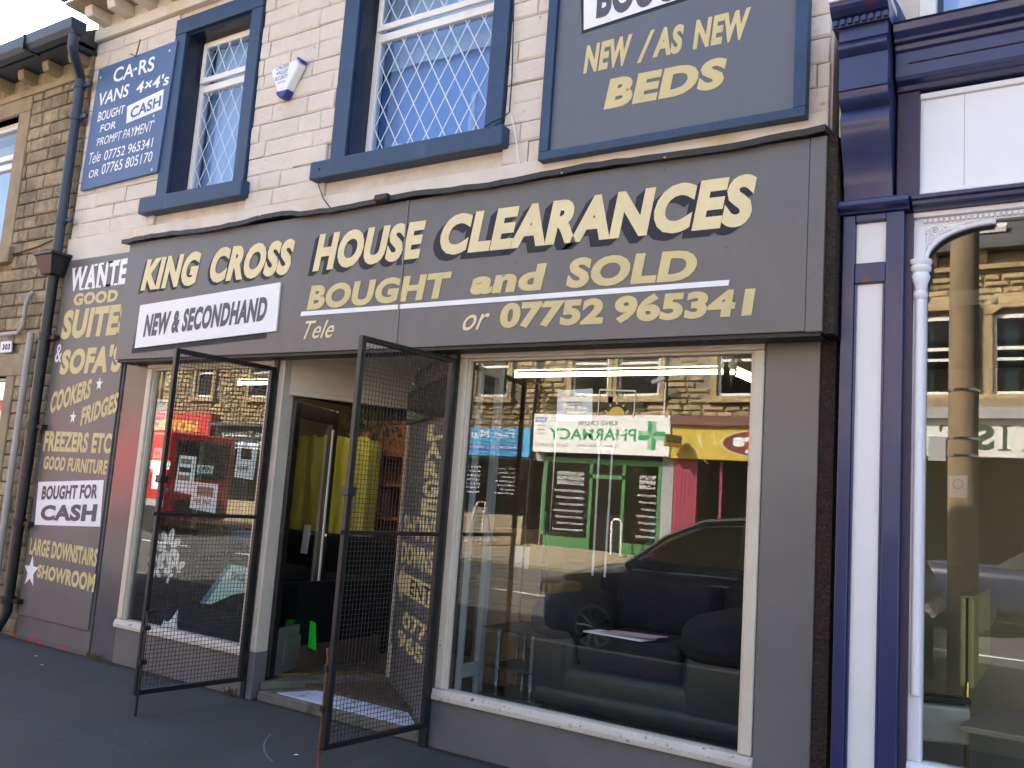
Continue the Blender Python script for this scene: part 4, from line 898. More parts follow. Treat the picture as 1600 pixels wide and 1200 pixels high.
sheet([(373,689),(404,693),(395,750),(366,745)], .10, 'white poster of sofas close to the door post', pics=[(377,697,393,717,'dark')], words=[('SOFAS', 371, 735, 388, 727, 'greylet')])
sheet([(246,624),(268,624),(262,672),(240,671)], .05, 'handwritten notice reading CARS VANS 4x4 BEST PRICE FOR CASH', 'notice', words=[('CARS', 249, 634, 262, 627, 'ink'),('VANS', 247, 641, 261, 637, 'ink'),('4x4', 246, 648, 258, 644, 'redlet'),('BEST', 244, 656, 257, 651, 'redlet'),('FOR CASH', 242, 664, 260, 659, 'redlet')])
sheet([(241,700),(256,700),(250,739),(235,738)], .05, 'pale green notice low down at the left edge of the left window', 'notice', 'paperm', words=[('VIEW', 240, 710, 250, 705, 'greylet'),('INSIDE', 239, 720, 250, 715, 'greylet')])
a = W(285,945,.11)
MB().add([W(252,978,.10), W(276,982,.10), W(299,945,.16), W(268,944,.16)], [(0,1,2,3)]).build('paper_sheet', 'paper', None, label='white sheet draped over the front of the low black sofa', cat='paper')
pz = thing('price_card', 'large pale blue and mint price card lying across the armchair', 'card', W(350,900,.12))
board([(357,879),(392,888),(386,922),(310,942)][:0] or [(356,881),(390,887),(386,925),(364,929),(330,944),(312,942)], .075, .003, 'card', 'paperm', pz); board([(356,881),(362,882),(322,942),(312,942)], .0735, .001, 'blue_edge', 'jean', pz)
TP('SALE', pz, 'greylet', .0735, (362,905), (382,909), 893, 896, bold=.02)
# doorway: wrapped mattresses, sofas, shelf unit, plants
ym = thing('wrapped_mattress', 'mattresses on end wrapped in yellow tinted plastic inside the doorway', 'mattress', (-5.6,2.4,.1))
yb = MB(); N = 16
def crumple(x0, x1, y, z0, z1, nx, nz, amp, seed):
    r = random.Random(seed); vs = []; m = MB()
    for j in range(nz+1):
        for i in range(nx+1): vs.append((x0+(x1-x0)*i/nx, y+amp*math.sin(i*1.3+.4*math.sin(j*.7))+r.uniform(-amp, amp)*.4, z0+(z1-z0)*j/nz+(r.uniform(-.02,.02) if j == nz else 0)))
    m.add(vs, [(j*(nx+1)+i, j*(nx+1)+i+1, (j+1)*(nx+1)+i+1, (j+1)*(nx+1)+i) for j in range(nz) for i in range(nx)]); return m
crumple(-7.85, -6.45, 2.50, .7, 2.12, 30, 14, .016, 3).build('plastic_wrap', 'yplast', ym, smooth=True); MB().rbox(-7.85, -6.48, 2.56, 2.8, .1, 2.10, .05).build('mattress', 'yplast', ym, smooth=True)
pl_ = W(513,715,2.44); MB().box(pl_.x-.03, pl_.x+.03, 2.43, 2.44, pl_.z-.06, pl_.z+.06).build('price_tag', 'paper', ym)
low_sofa('black sofa stack just inside the doorway', -7.5, -5.4, 1.75, 2.45, .1, .98)
low_sofa('second black sofa deeper behind the doorway beside the shelves', -5.2, -4.2, 2.3, 2.9, .1, 1.1)
su = thing('shelf_unit', 'tall reddish brown shelf unit with boxes inside the doorway', 'shelf', (-5.4,3.2,.1))
s0, s1 = W(572,700,3.0).x, W(640,700,3.0).x
MB().box(s0-.10, s0, 2.9, 3.3, .1, 1.95).build('side_panel', 'orange', su, bevel=.004); MB().box(s1, s1+.04, 2.9, 3.3, .1, 2.35).build('side_panel', 'wood', su); MB().box(s0, s1, 3.28, 3.3, .1, 2.35).build('back_panel', 'wood', su)
for z in (.5, .9, 1.25, 1.62, 1.95, 2.31): MB().box(s0+.001, s1-.001, 2.92, 3.279, z, z+.03).build('shelf', 'wood', su)
MB().box(s0+.001, s1-.001, 2.91, 2.93, 1.98, 2.30).build('cupboard_door', 'wood', su, bevel=.004)
MB().box(s0+.14, s0+.36, 3.0, 3.2, 1.281, 1.58).build('storage_box', pm('mauve_box', (.16,.06,.07), .7, .1, 5, 0), None, label='mauve storage box on a shelf inside the doorway', cat='box')
random.seed(6); pf = MB()
for k in range(120):
    c = Vector((-6.7+random.gauss(0,.22), 2.75+random.gauss(0,.1), 2.22+random.gauss(0,.1))); a_ = Vector((random.uniform(-1,1), random.uniform(-1,1), random.uniform(-1,1))).normalized(); b_ = a_.orthogonal().normalized(); quad(pf, [c-a_*.05, c-b_*.018, c+a_*.05, c+b_*.018])
ap = thing('artificial_plant', 'dusty green artificial plant on top of the wrapped mattresses', 'plant', (-6.7,2.75,2.1)); pf.build('leaves', pm('dusty_leaves', (.05,.08,.02), .7, .4, 20, 0), ap, kind='stuff'); MB().tube([(-6.7,2.75,2.12),(-6.7,2.75,2.2)], [.05,.07], 12).build('pot', 'wood', ap)
MB().obox(Vector((-6.5,1.72,.9)), (.09,0,0), (.02,0,.28), (0,-.003,0)).build('price_tag', 'paper', None, label='white price tag on the black sofa stack inside the doorway', cat='tag')

# =================================================================== RIGHT: blue and white shop
rs = thing('blue_shopfront', 'royal blue and white Victorian shopfront at the right edge', 'shopfront', (.5, 0, 0))
MB().box(-1.149, -1.075, -.0, .28, 0, 3.6).build('party_strip', 'brick', rs)
uxx = W(1437,10,.08).x; wall_poly_hole(MB(), -1.10, 5.0, 3.30, 6.2, .05, .279, [(uxx, 3.0, 4.1, 5.6)]).build('upper_wall', 'render', rs)
MB().box(-1.10, 5.0, .60, .61, 3.30, 6.2).build('lining', 'dark', rs)
PX0, PX1 = W(1311,600,-.10).x, W(1409,600,-.10).x
zl = W(1350,440,-.1).z; 
# pilaster: blue framing with sunk white panels
pa, pb = PX0+.062, PX1-.085
MB().box(PX0, pa-.001, -.10, .05, .10, 3.128).build('pilaster_stile', 'blueg', rs, bevel=.006)
MB().box(pb+.001, PX1, -.10, .05, .10, 3.128).build('pilaster_stile', 'blueg', rs, bevel=.006)
MB().box(PX1+.001, PX1+.035, -.06, .05, .10, 3.12).build('pilaster_side', 'purple', rs)
zp0, zp1 = W(1350,444,-.08).z, W(1350,412,-.08).z; zp2 = W(1355,348,-.08).z
MB().box(pa, pb, -.078, .05, .14, zp0).build('long_panel', 'pwhite', rs, bevel=.004)
MB().box(pa, pb, -.10, .05, zp0+.001, zp1-.001).build('cross_rail', 'blueg', rs, bevel=.006)
MB().box(pa, pb, -.074, .05, zp1, zp2).build('small_panel', 'pwhite', rs, bevel=.004)
MB().box(pa, pb, -.10, .05, zp2+.001, 3.128).build('cross_rail', 'blueg', rs, bevel=.006)
MB().box(PX0-.02, PX1+.02, -.13, .05, .0, .139).build('pilaster_base', 'blueg', rs, bevel=.01)
for (x0, x1, z0, z1) in ((pa, pa+.012, .14, zp0), (pb-.012, pb, .14, zp0)): MB().box(x0, x1, -.092, -.079, z0, z1).build('panel_mould', 'blueg', rs, bevel=.003)
# necking mouldings and console scroll
MB().prism([(.0,3.129),(-.115,3.129),(-.12,3.14),(-.15,3.15),(-.16,3.165),(-.145,3.17),(-.145,3.19),(-.13,3.20),(.0,3.20)], PX0-.02, PX1+.025, 'x').build('neck_mould', 'blueg', rs, bevel=.003)
sp = [(-.10,3.201),(-.108,3.24),(-.125,3.31),(-.155,3.39),(-.195,3.47),(-.225,3.54),(-.235,3.59),(-.225,3.625),(-.215,3.64)]
prof = [(0,3.201)]
for a, b in zip(sp, sp[1:]): prof += [a, ((a[0]+b[0])/2, (a[1]+b[1])/2)]
prof += [sp[-1], (-.245,3.655),(-.27,3.685),(-.275,3.72),(-.285,3.725),(-.285,3.895)]
prof += [(-.29-.035*math.sin(math.pi*k/8), 3.90+.075*k/8) for k in range(9)]
prof += [(-.30,3.98),(-.30,4.045),(0,4.045)]
kx0, kx1 = PX0+.005, PX1-.055
MB().prism(prof, kx0, kx1, 'x').build('console_scroll', 'blueg', rs, smooth=True)
MB().prism([(0,4.046),(-.325,4.046),(-.325,4.082),(-.35,4.09),(-.375,4.11),(-.39,4.13),(-.39,4.15),(0,4.15)], kx0-.03, kx1+.01, 'x').build('console_cap', 'blueg', rs, bevel=.003)
MB().box(kx0-.035, kx1+.01, -.40, 0, 4.1505, 4.19).build('cap_lead', 'pwhite', rs, bevel=.006)
x = kx0-.02
while x < kx1-.01: MB().box(x, x+.020, -.345, -.3255, 4.050, 4.078).build('dentil', 'blueg', rs, bevel=.002); x += .034
# entablature
ex0 = kx1+.012
MB().prism([(0,3.755),(-.09,3.755),(-.10,3.78),(-.14,3.79),(-.15,3.81),(-.155,3.93),(-.17,3.94),(-.175,3.965),(-.20,3.97),(-.205,3.985),(-.235,4.01),(-.245,4.045),(-.26,4.05),(0,4.09)], ex0, 5, 'x').build('cornice', 'blueg', rs, bevel=.003)
MB().box(ex0+.06, 2, -.1575, -.1545, 3.868, 3.873).build('board_joint', 'brick', rs)
MB().box(ex0, ex0+.105, -.075, .05, 3.20, 3.754).build('fascia_stile', 'purple', rs, bevel=.004)
f0 = W(1424,150,-.06).x
MB().box(ex0+.106, 5, -.03, .05, 3.20, 3.754).build('fascia_back', 'dark', rs)
MB().box(f0+.036, 5, -.045, -.031, 3.235, 3.71).build('fascia_panel', 'owhite', rs)
MB().box(f0, f0+.035, -.062, -.031, 3.215, 3.742).build('panel_frame', 'owhite', rs, bevel=.006); MB().box(f0+.036, 5, -.062, -.031, 3.711, 3.742).build('panel_frame', 'owhite', rs, bevel=.006); MB().box(f0+.036, 5, -.055, -.031, 3.215, 3.234).build('panel_frame', 'owhite', rs, bevel=.004)
MB().box(f0+.24, f0+.242, -.0462, -.045, 3.235, 3.71).build('panel_joint', 'greyp', rs)
MB().prism([(0,3.127),(-.085,3.127),(-.09,3.14),(-.11,3.145),(-.115,3.165),(-.13,3.17),(-.13,3.185),(0,3.20)], PX1+.036, 5, 'x').build('lower_mould', 'blueg', rs, bevel=.003)
# upstairs window of that house
uw = thing('window', 'upstairs window above the blue cornice at the right edge', 'window', (-.3,.1,4.25))
ux = W(1437,10,.08).x
MB().box(ux, 3, -.06, .14, 4.10, 4.135).build('sill', 'blueg', uw); MB().box(ux, ux+.08, .06, .14, 4.1355, 5.6).build('frame', 'upvc', uw, bevel=.005); MB().box(ux+.08, 3, .06, .14, 4.1355, 4.19).build('frame', 'upvc', uw, bevel=.005)
MB().box(ux+.08, 3, .1, .106, 4.1905, 5.6).build('pane', 'glassup', uw); MB().box(ux+.1, 3, .2, .21, 4.14, 5.6).build('net', 'curtain', uw)
MB().prism([(ux-.12,4.095),(ux-.02,4.095),(ux-.06,4.2),(ux-.16,4.42),(ux-.2,4.42)], -.12, -.02).build('scroll_end', 'blueg', uw, bevel=.006)
# white frame with fretted corner
fx = W(1423,700,.0).x; gx = W(1441,700,.0).x
wz1 = 3.126
rwn = thing('shop_window', 'white framed shop window with carved corner bracket at the right edge', 'window', (.5, 0, .4))
MB().box(fx, gx+.012, -.03, .05, .50, wz1-.065).build('stile', 'owhite', rwn, bevel=.008)
MB().tube([(gx-.012,-.035,.80),(gx-.012,-.035,2.70)], .022, 12).build('colonnette', 'owhite', rwn, smooth=True)
prof = [(.022,.0),(.05,.0),(.05,.05),(.03,.07),(.045,.13),(.055,.19),(.04,.26),(.024,.30),(.045,.34),(.04,.38),(.024,.42)]
MB().tube([(gx-.012,-.035,.50+z*.8) for r, z in prof], [r for r, z in prof], 14).build('turned_base', 'owhite', rwn, smooth=True)
prof = [(.022,2.60),(.034,2.62),(.034,2.635),(.024,2.645),(.034,2.68),(.046,2.715),(.038,2.735),(.05,2.75),(.05,2.765),(.043,2.77),(.053,2.785),(.053,2.80)]
MB().tube([(gx-.012,-.035,z+.08) for r, z in prof], [r for r, z in prof], 14).build('capital', 'owhite', rwn, smooth=True)
MB().box(fx, 5, -.05, .05, wz1-.028, wz1).build('top_rail', 'owhite', rwn, bevel=.006)
MB().box(fx, 5, -.022, .05, wz1-.064, wz1-.029).build('dentil_bed', 'owhite', rwn)
x = fx+.05
while x < 1.2: MB().box(x, x+.015, -.04, -.0225, wz1-.056, wz1-.036).build('dentil', 'owhite', rwn, bevel=.003); x += .0245
MB().box(fx+.6, 5, -.03, .05, wz1-.084, wz1-.0645).build('glazing_rail', 'owhite', rwn, bevel=.004)
# spandrel
sx_, sz_ = gx+.012, wz1-.065
arc = []; ax1 = W(1552,345,-.02).x
zb_ = 2.885
for k in range(19):
    t = math.pi/2*k/18; arc.append((ax1-(ax1-sx_)*math.cos(t)**1.0, zb_+(3.045-zb_)*math.sin(t)))
poly = [(sx_-.03, zb_-.0)]+arc+[(ax1+.0, sz_-.02), (ax1+.01, sz_-.02), (ax1+.01, sz_), (sx_-.03, sz_)]
MB().prism(poly, -.022, .02).build('spandrel', 'owhite', rwn)
MB().tube([(a, -.03, b) for a, b in arc], .011, 8).build('arch_bead', 'owhite', rwn, smooth=True); MB().tube([(a-.018, -.024, b+.02) for a, b in arc[1:-1]], .006, 6).build('arch_bead', 'owhite', rwn, smooth=True)
# carved foliage: scrolls
sc = MB()
def scroll(cx, cz, r0, turns, a0, sgn, w=.006):
    pts = []
    for k in range(22):
        t = k/21; a = a0+sgn*t*turns*2*math.pi; r = r0*(1-.82*t); pts.append((cx+r*math.cos(a), -.027, cz+r*math.sin(a)))
    sc.tube(pts, [w*(1-.4*k/21) for k in range(22)], 6)
zt_ = sz_
scroll(sx_+.038, zt_-.034, .026, 1.6, 2.4, -1, .006); scroll(sx_+.014, zt_-.082, .016, 1.4, .5, 1, .005); scroll(sx_+.082, zt_-.024, .018, 1.4, 3.5, 1, .005)
scroll(sx_+.118, zt_-.022, .014, 1.5, .8, -1, .004); scroll(sx_+.003, zt_-.122, .012, 1.3, .3, 1, .004); scroll(sx_+.155, zt_-.015, .010, 1.3, 2.8, 1, .004); scroll(sx_-.002, zt_-.155, .008, 1.3, .3, -1, .003)
sc.tube([(sx_+.10,-.026,zt_-.035),(sx_+.14,-.028,zt_-.022),(sx_+.18,-.026,zt_-.02),(sx_+.23,-.027,zt_-.012)], [.004,.005,.004,.002], 6)
random.seed(12)
for k in range(30):
    t = random.random(); a_ = arc[int(2+t*9)]; u_ = random.uniform(.25,.8); cx_ = a_[0]+(sx_-.01-a_[0])*u_*.6; cz_ = a_[1]+(zt_-.006-a_[1])*u_
    an = random.uniform(0, 6.28); l = random.uniform(.008,.014); sc.tube([(cx_, -.023, cz_), (cx_+l*.5*math.cos(an), -.030, cz_+l*.5*math.sin(an)), (cx_+l*math.cos(an+.4), -.023, cz_+l*math.sin(an+.4))], [.001,.004,.001], 5)
sc.build('carved_foliage', 'owhite', rwn, smooth=True)
MB().prism([(-.06,.465),(-.06,.485),(-.035,.50),(.05,.50),(.05,.44),(-.05,.44)], fx, 5, 'x').build('sill', 'owhite', rwn, bevel=.006)
MB().box(gx+.01, 5, .012, .018, .50, wz1-.03).build('pane', 'glassr', rwn)
MB().box(PX1+.036, 5, -.05, .05, 0, .439).build('stall_riser', 'blueg', rs, bevel=.008)
# its room
rr = thing('neighbour_room', 'dim olive brown room behind the white framed window', 'room', (1, 2, 0))
MB().box(-1.19, 4.99, .32, 5, 0, .12).build('floor', 'tabl', rr); MB().box(-1.19, 4.99, .06, 5, 3.2, 3.29).build('ceiling', 'olive', rr); MB().box(-1.19, 4.99, 2.3, 2.4, .12, 3.2).build('rear_wall', 'olive', rr)
MB().box(-1.195, -1.10, .3, 4.0, .12, 3.2).build('side_wall', 'olive', rr)
MB().box(-1.07, -.8, .06, .30, .12, 3.2).build('pier_lining', 'olive', rr)
def rad_at(px, py, y): return W(px, py, y)
a = W(1500,1050,.9); ra = thing('radiator', 'cream double panel radiator end-on inside the right shop window', 'radiator', (a.x,1.1,.2))
zr0, zr1 = W(1510,1075,.9).z, W(1510,935,.9).z
x0, x1 = W(1499,1000,.9).x, W(1522,1000,.9).x
MB().box(x0, x0+(x1-x0)*.42, .9, 1.9, zr0, zr1).build('panel', 'radi', ra, bevel=.01); MB().box(x0+(x1-x0)*.56, x1, .9, 1.9, zr0, zr1).build('panel', 'radi', ra, bevel=.01)
MB().box(x0, x1, .93, 1.9, zr1, zr1+.012).build('top_grille', 'radi', ra, bevel=.003); MB().tube([(x0+.04,.9,zr0+.03),(x0+.04,.88,zr0-.05),(x0+.04,.88,.12)], .012, 8).build('valve_pipe', 'brass', ra, smooth=True)
hp_ = thing('heater', 'grimy white convector heater lying on the floor of the right shop', 'heater', W(1470,1150,.35))
za, zb = W(1470,1170,.35).z, W(1470,1100,.35).z
a, b = W(1438,1130,.35), W(1512,1150,.35)
MB().obox((a.x-.05,.35,zb-.2), (b.x-a.x+.05,.12,0), (0,0,.18), (-.03,.16,0)).build('case', 'applw', hp_, bevel=.015); MB().obox((a.x-.05,.40,zb-.015), (b.x-a.x+.05,.12,0), (0,0,.03), (-.03,.10,0)).build('grille', 'black', hp_, bevel=.005)
MB().obox((b.x-.09,.475,zb-.13), (.04,.017,0), (0,0,.06), (0,-.02,0)).build('control', 'black', hp_)
MB().box(-1.0, 1.5, .25, .9, .18, .30).build('window_plinth', pm('dusty_grey_floor', (.20,.205,.215), .8, .2, 5, .2, 30), rr)
tb = thing('low_table', 'grey brown table top by the heater inside the right shop window', 'table', W(1560,1120,.3))
a, b = W(1500,1143,.28), W(1600,1168,.28); zt2 = a.z
MB().obox((a.x,.28,zt2), (1.2,.0,0), (.06,.75,0), (0,0,.03)).build('table_top', 'tabl', tb, bevel=.004); MB().box(a.x+.45, a.x+.8, .35, .7, .3, zt2-.001).build('pedestal', 'tabl', tb)
pq = thing('hanging_plaque', 'pale grey plaque with round emblem hanging inside the right window', 'plaque', W(1497,775,.08)); board([(1482,743),(1512,743),(1511,777),(1483,777)], .08, .004, 'sheet', 'greyp', pq)
m = MB(); c = W(1497,756,.077); m.tube([(c.x+.022*math.cos(t), .077, c.z+.022*math.sin(t)) for t in [2*math.pi*k/16 for k in range(17)]], .002, 5); m.build('ring_emblem', 'taupe', pq)

# =================================================================== ACROSS THE STREET (seen in the glass)
GZ = .40
ob = thing('opposite_terrace', 'sunlit yellow sandstone terrace across the street seen in the shop glass', 'building', (-14, OPP, GZ))
def orect(px0, py0, px1, py1):
    a, b = O(px0, py0), O(px1, py1); return (min(a.x,b.x), max(a.x,b.x), min(a.z,b.z), max(a.z,b.z))
wins = [(-11.25,-10.2,4.35,6.25),(-9.95,-8.8,4.35,6.25),(-7.35,-6.3,4.35,6.25),(-4.9,-3.9,4.35,6.1),(-2.95,-1.95,4.35,6.0),(-1.55,-.55,4.35,6.0),(1.2,2.2,4.35,6.0),(3,4,4.35,6),
        (-14.3,-13.3,4.35,6.2),(-16.8,-15.8,4.35,6.2),(-20.2,-19.2,4.35,6.2),(-23.6,-22.5,4.35,6.2),(-26.4,-25.5,4.35,6.2),(-29.4,-28.5,4.35,6.2),(-32.4,-31.4,4.35,6.2)]
wm = MB()
wall_poly_hole(wm, -38, 8, GZ+3.0, 7.3, OPP-.35, OPP-.03, wins); wm.build('upper_wall', 'mortar', ob)
# rock faced stones, joined
random.seed(21); sm_ = MB(); z = GZ+3.02
while z < 6.95:
    h = random.uniform(.125,.17); x = -36+random.random()
    while x < 7:
        L_ = random.uniform(.22,.62); x1 = min(x+L_, 7)
        if not any(x1 > w[0]-.14 and x < w[1]+.14 and z+h > w[2]-.16 and z < w[3]+.2 for w in wins):
            y = OPP; d = random.uniform(.012,.035); s = .006; j = lambda: random.uniform(-.015,.015)
            sm_.add([(x+s,y-.03,z+s),(x1-s,y-.03,z+s),(x1-s,y-.03,z+h-s),(x+s,y-.03,z+h-s),(x+.05+j(),y+d+j(),z+.035+j()),(x1-.05+j(),y+d+j(),z+.035+j()),(x1-.06+j(),y+d*.7+j(),z+h-.03+j()),(x+.05+j(),y+d*.8+j(),z+h-.03+j())],
                    [(4,5,6,7),(0,1,5,4),(1,2,6,5),(2,3,7,6),(3,0,4,7)])
        x += L_
    z += h+.004
sm_.build('stone', 'ostone', ob, kind='stuff')
for i, w in enumerate(wins):
    tw = MB(); y0, y1 = OPP-.02, OPP+.07
    tw.box(w[0]-.14, w[0], y0, y1, w[2], w[3]).box(w[1], w[1]+.14, y0, y1, w[2], w[3]).box(w[0]-.2, w[1]+.2, y0, y1+.05, w[2]-.15, w[2]-.002)
    mx_ = (w[0]+w[1])/2
    if w[0] > -5:      # shouldered heads over the right hand houses
        tw.prism([(w[0]-.14,w[3]+.002),(w[0]-.14,w[3]+.25),(w[0]+.05,w[3]+.42),(w[1]-.05,w[3]+.42),(w[1]+.14,w[3]+.25),(w[1]+.14,w[3]+.002),(w[1],w[3]-.0),(w[1]-.18,w[3]+.13),(w[0]+.18,w[3]+.13),(w[0],w[3]+.002)], y0, y1+.02)
        for cx_ in (w[0]+.02, w[1]-.02): tw.tube([(cx_,y1+.01,w[3]+.28),(cx_,y1+.05,w[3]+.28)], .07, 12)
    else: tw.box(w[0]-.14, w[1]+.14, y0, y1, w[3]+.002, w[3]+.2)
    to = tw.build('window_surround', 'ostone', ob)
    fr = MB(); t = .075; y = OPP-.085
    fr.box(w[0],w[0]+t,y,y+.06,w[2],w[3]).box(w[1]-t,w[1],y,y+.06,w[2],w[3]).box(w[0]+t,w[1]-t,y,y+.06,w[2],w[2]+t).box(w[0]+t,w[1]-t,y,y+.06,w[3]-t,w[3]).box(w[0]+t,w[1]-t,y,y+.07,(w[2]+w[3])/2+.1,(w[2]+w[3])/2+.17).box(w[0]+t,w[1]-t,y,y+.07,(w[2]+w[3])/2-.12,(w[2]+w[3])/2-.06)
    f = fr.build('window_frame', 'upvc', ob); MB().box(w[0]+t,w[1]-t,y+.02,y+.026,w[2]+t,w[3]-t).build('pane', 'glassd', f)
    MB().box(w[0]+t, w[0]+(w[1]-w[0])*(.45 if i % 2 else .3), y-.12, y-.11, w[2], w[3]).build('curtain', 'teal' if w[0] > -5 else 'dark', f)
MB().box(-38, 8, OPP-3, OPP-2.9, GZ, 7.3).build('rear_wall', 'dark', ob)
MB().box(-38, 8, OPP-.03, OPP+.10, 6.96, 7.06).build('string_course', 'ostone', ob); MB().box(-38, 8, OPP-.03, OPP+.02, 7.06, 7.3).build('frieze', 'ostone', ob)
x = -36.
while x < 7: MB().prism([(OPP+.02,7.08),(OPP+.10,7.08),(OPP+.2,7.2),(OPP+.22,7.34),(OPP+.02,7.34)], x, x+.16, 'x').build('corbel', 'ostone', ob); x += .95
MB().box(-38, 8, OPP-.2, OPP+.34, 7.341, 7.44).build('gutter', 'slate', ob)
MB().add([(-38,OPP+.3,7.45),(8,OPP+.3,7.45),(8,OPP-4.5,9.9),(-38,OPP-4.5,9.9),(-38,OPP-9,7.4),(8,OPP-9,7.4)], [(0,1,2,3),(3,2,5,4)]).build('roof', 'slate', ob)
for rx in (-1.9, -6, -12.5, -19):
    MB().obox((rx,OPP-.55,7.93),(.55,0,0),(0,-.5,.255),(0,.04,.09)).build('skylight', 'upvc', ob); MB().obox((rx+.06,OPP-.55,8.03),(.43,0,0),(0,-.42,.214),(0,.002,.004)).build('skylight_pane', 'leather', ob)
# shop floor level
dk = MB(); dk.box(-38, 8, OPP-2.8, OPP-2.7, GZ, GZ+3); dk.box(-38, 8, OPP-2.8, OPP-.02, GZ+2.95, GZ+2.99); dk.box(-38,8,OPP-2.8,OPP-.02,GZ-.02,GZ+.02); dk.build('shop_lining', 'dark', ob)
def ofb(x0, x1, y0, y1, z0, z1, name, mat, parent, **k): return MB().box(x0, x1, OPP+y0, OPP+y1, z0, z1).build(name, mat, parent, **k)
def OT(s, parent, mat, x0, x1, z0, z1, dy, **k):   # reads left to right for someone facing the opposite shops; x0 is the left end (larger x)
    y = OPP+dy; return T(MB(), s, (x0,y,z0), (x1,y,z0), (x1,y,z1), (x0,y,z1), **k).build('lettering', mat, parent)
# pharmacy
pL, pR = O(840,690).x, O(1052,690).x         # -12.2 .. -8.4
zt, zb2 = 3.84, 2.86
ph = thing('pharmacy_shopfront', 'green framed pharmacy shopfront with white fascia across the street', 'shopfront', ((pL+pR)/2, OPP, GZ))
ofb(pL, pR, .0, .30, zb2, zt, 'fascia', pm('sunny_white_sign', (.80,.80,.80), .4, .02, 3, 0), ph)
ofb(pL-.12, pL+.25, -.02, .05, GZ, zb2-.001, 'pilaster', 'greyp', ph); ofb(pR-.25, pR+.05, -.02, .05, GZ, zb2-.001, 'pilaster', 'greyp', ph)
w = pR-pL; xr = lambda t: pR-w*t             # t runs from the left end for a person facing it
OT('KING CROSS', ph, 'taupe', xr(.36), xr(.66), 3.58, 3.70, .302, bold=.01)
OT('PHARMACY', ph, 'crossg', xr(.225), xr(.875), 3.20, 3.50, .302, bold=.012)
OT('open until late', ph, 'taupe', xr(.36), xr(.66), 3.0, 3.1, .302, bold=0)
OT('Tel: 01422 354123', ph, 'taupe', xr(.72), xr(.98), 3.0, 3.1, .302, bold=0)
ofb(xr(.985), xr(.90), .300, .303, 3.64, 3.76, 'logo_patch', 'skyb2', ph); OT('NHS', ph, 'whitelet', xr(.908), xr(.978), 3.66, 3.74, .304, bold=.03, shear=.2)
for k, s in enumerate(('services','available','here')): OT(s, ph, 'taupe', xr(.91), xr(.975), 3.52-k*.1, 3.58-k*.1, .302, bold=0)
cx_ = xr(.12); cz_ = 3.35; L_, hw = .34, .11
for k, (dx, dz) in enumerate(((1,0),(0,1),(-1,0),(0,-1))):
    n_ = (-dz, dx); P_ = lambda a, b: (cx_+dx*a+n_[0]*b, OPP+.303, cz_+dz*a+n_[1]*b)
    MB().add([P_(0,0), P_(hw,hw), P_(L_,hw), P_(L_,0)], [(0,1,2,3)]).build('cross_arm', 'crossg', ph); MB().add([P_(0,0), P_(hw,-hw), P_(L_,-hw), P_(L_,0)], [(0,1,2,3)]).build('cross_arm', 'crossl', ph)
gl0, gl1 = pL+.26, pR-.26; yb_ = GZ+.03
d0, d1 = O(975,790).x, O(918,790).x; d0, d1 = max(d0,d1), min(d0,d1)
fr = MB()
for x in (gl0, d1, d0-.08, gl1-.09): fr.box(x, x+.09, OPP-.02, OPP+.05, yb_, zb2-.12)
fr.box(gl0, gl1, OPP-.02, OPP+.06, zb2-.25, zb2-.12).box(gl0, d1, OPP-.02, OPP+.05, yb_, yb_+.28).box(d0, gl1, OPP-.02, OPP+.05, yb_, yb_+.28).box(d1, d0, OPP-.02, OPP+.05, zb2-.62, zb2-.52)
fr.build('frame', 'green', ph)
ofb(gl0, gl1, -.015, -.009, yb_, zb2-.25, 'pane', 'glassd', ph)
for (a, b) in ((gl1-.12, d0+.12), (d1-.14, gl0+.12)):
    for k, s in enumerate(('FREE COLLECTION','& DELIVERY FROM','ALL LOCAL SURGERIES')): OT(s, ph, 'whitelet', a-.05+.0, b+.25, 2.28-k*.12, 2.37-k*.12, .0, bold=.01, shear=.1)
    for k, s in enumerate(('DISPENSING OF PRESCRIPTIONS','FREE MEDICINE USE REVIEWS','PRIVATE CONSULTATION AREA','FREE ADVICE AND INFORMATION','EMERGENCY SUPPLIES OF MEDICINE','PREGNANCY TESTING AND','FAMILY PLANNING')): OT(s, ph, 'whitelet', a-.02, b+.2+.06*(k % 3), 1.86-k*.165, 1.91-k*.165, .0, bold=.0)
ps_ = MB(); ps_.box(d1+.1, d0-.2, OPP-.3, OPP-.28, GZ+.1, 1.35); ps_.build('poster', 'tabl', ph); ofb(d0+.05, d0+.5, -.3, -.28, .8, 1.5, 'poster', 'orange', ph); ofb(d0+.4, gl1-.2, -.34, -.32, .7, 1.4, 'poster', 'teal', ph)
random.seed(30)
for k in range(22):
    x_ = gl0+.75+random.uniform(-.25,.3); z_ = 1.0+random.random()*.9; ofb(x_, x_+.1, -.35, -.28, z_, z_+.13, 'stock_item', random.choice(['pwhite','skyb','papery','paperp','greyp','jean']), ph)
ofb(pL-.12, pR+.05, -.02, .2, GZ-.01, GZ+.05, 'doorstep', 'kerb', ph)
hb = O(985,850); MB().tube([(hb.x-.3,OPP+.5,GZ+.02),(hb.x-.3,OPP+.5,1.18),(hb.x-.24,OPP+.5,1.26),(hb.x-.1,OPP+.5,1.26),(hb.x-.04,OPP+.5,1.18),(hb.x-.04,OPP+.5,GZ+.02)], .028, 10).build('door_rail', 'upvc', None, smooth=True, label='white hooped rail beside the pharmacy door across the street', cat='rail')
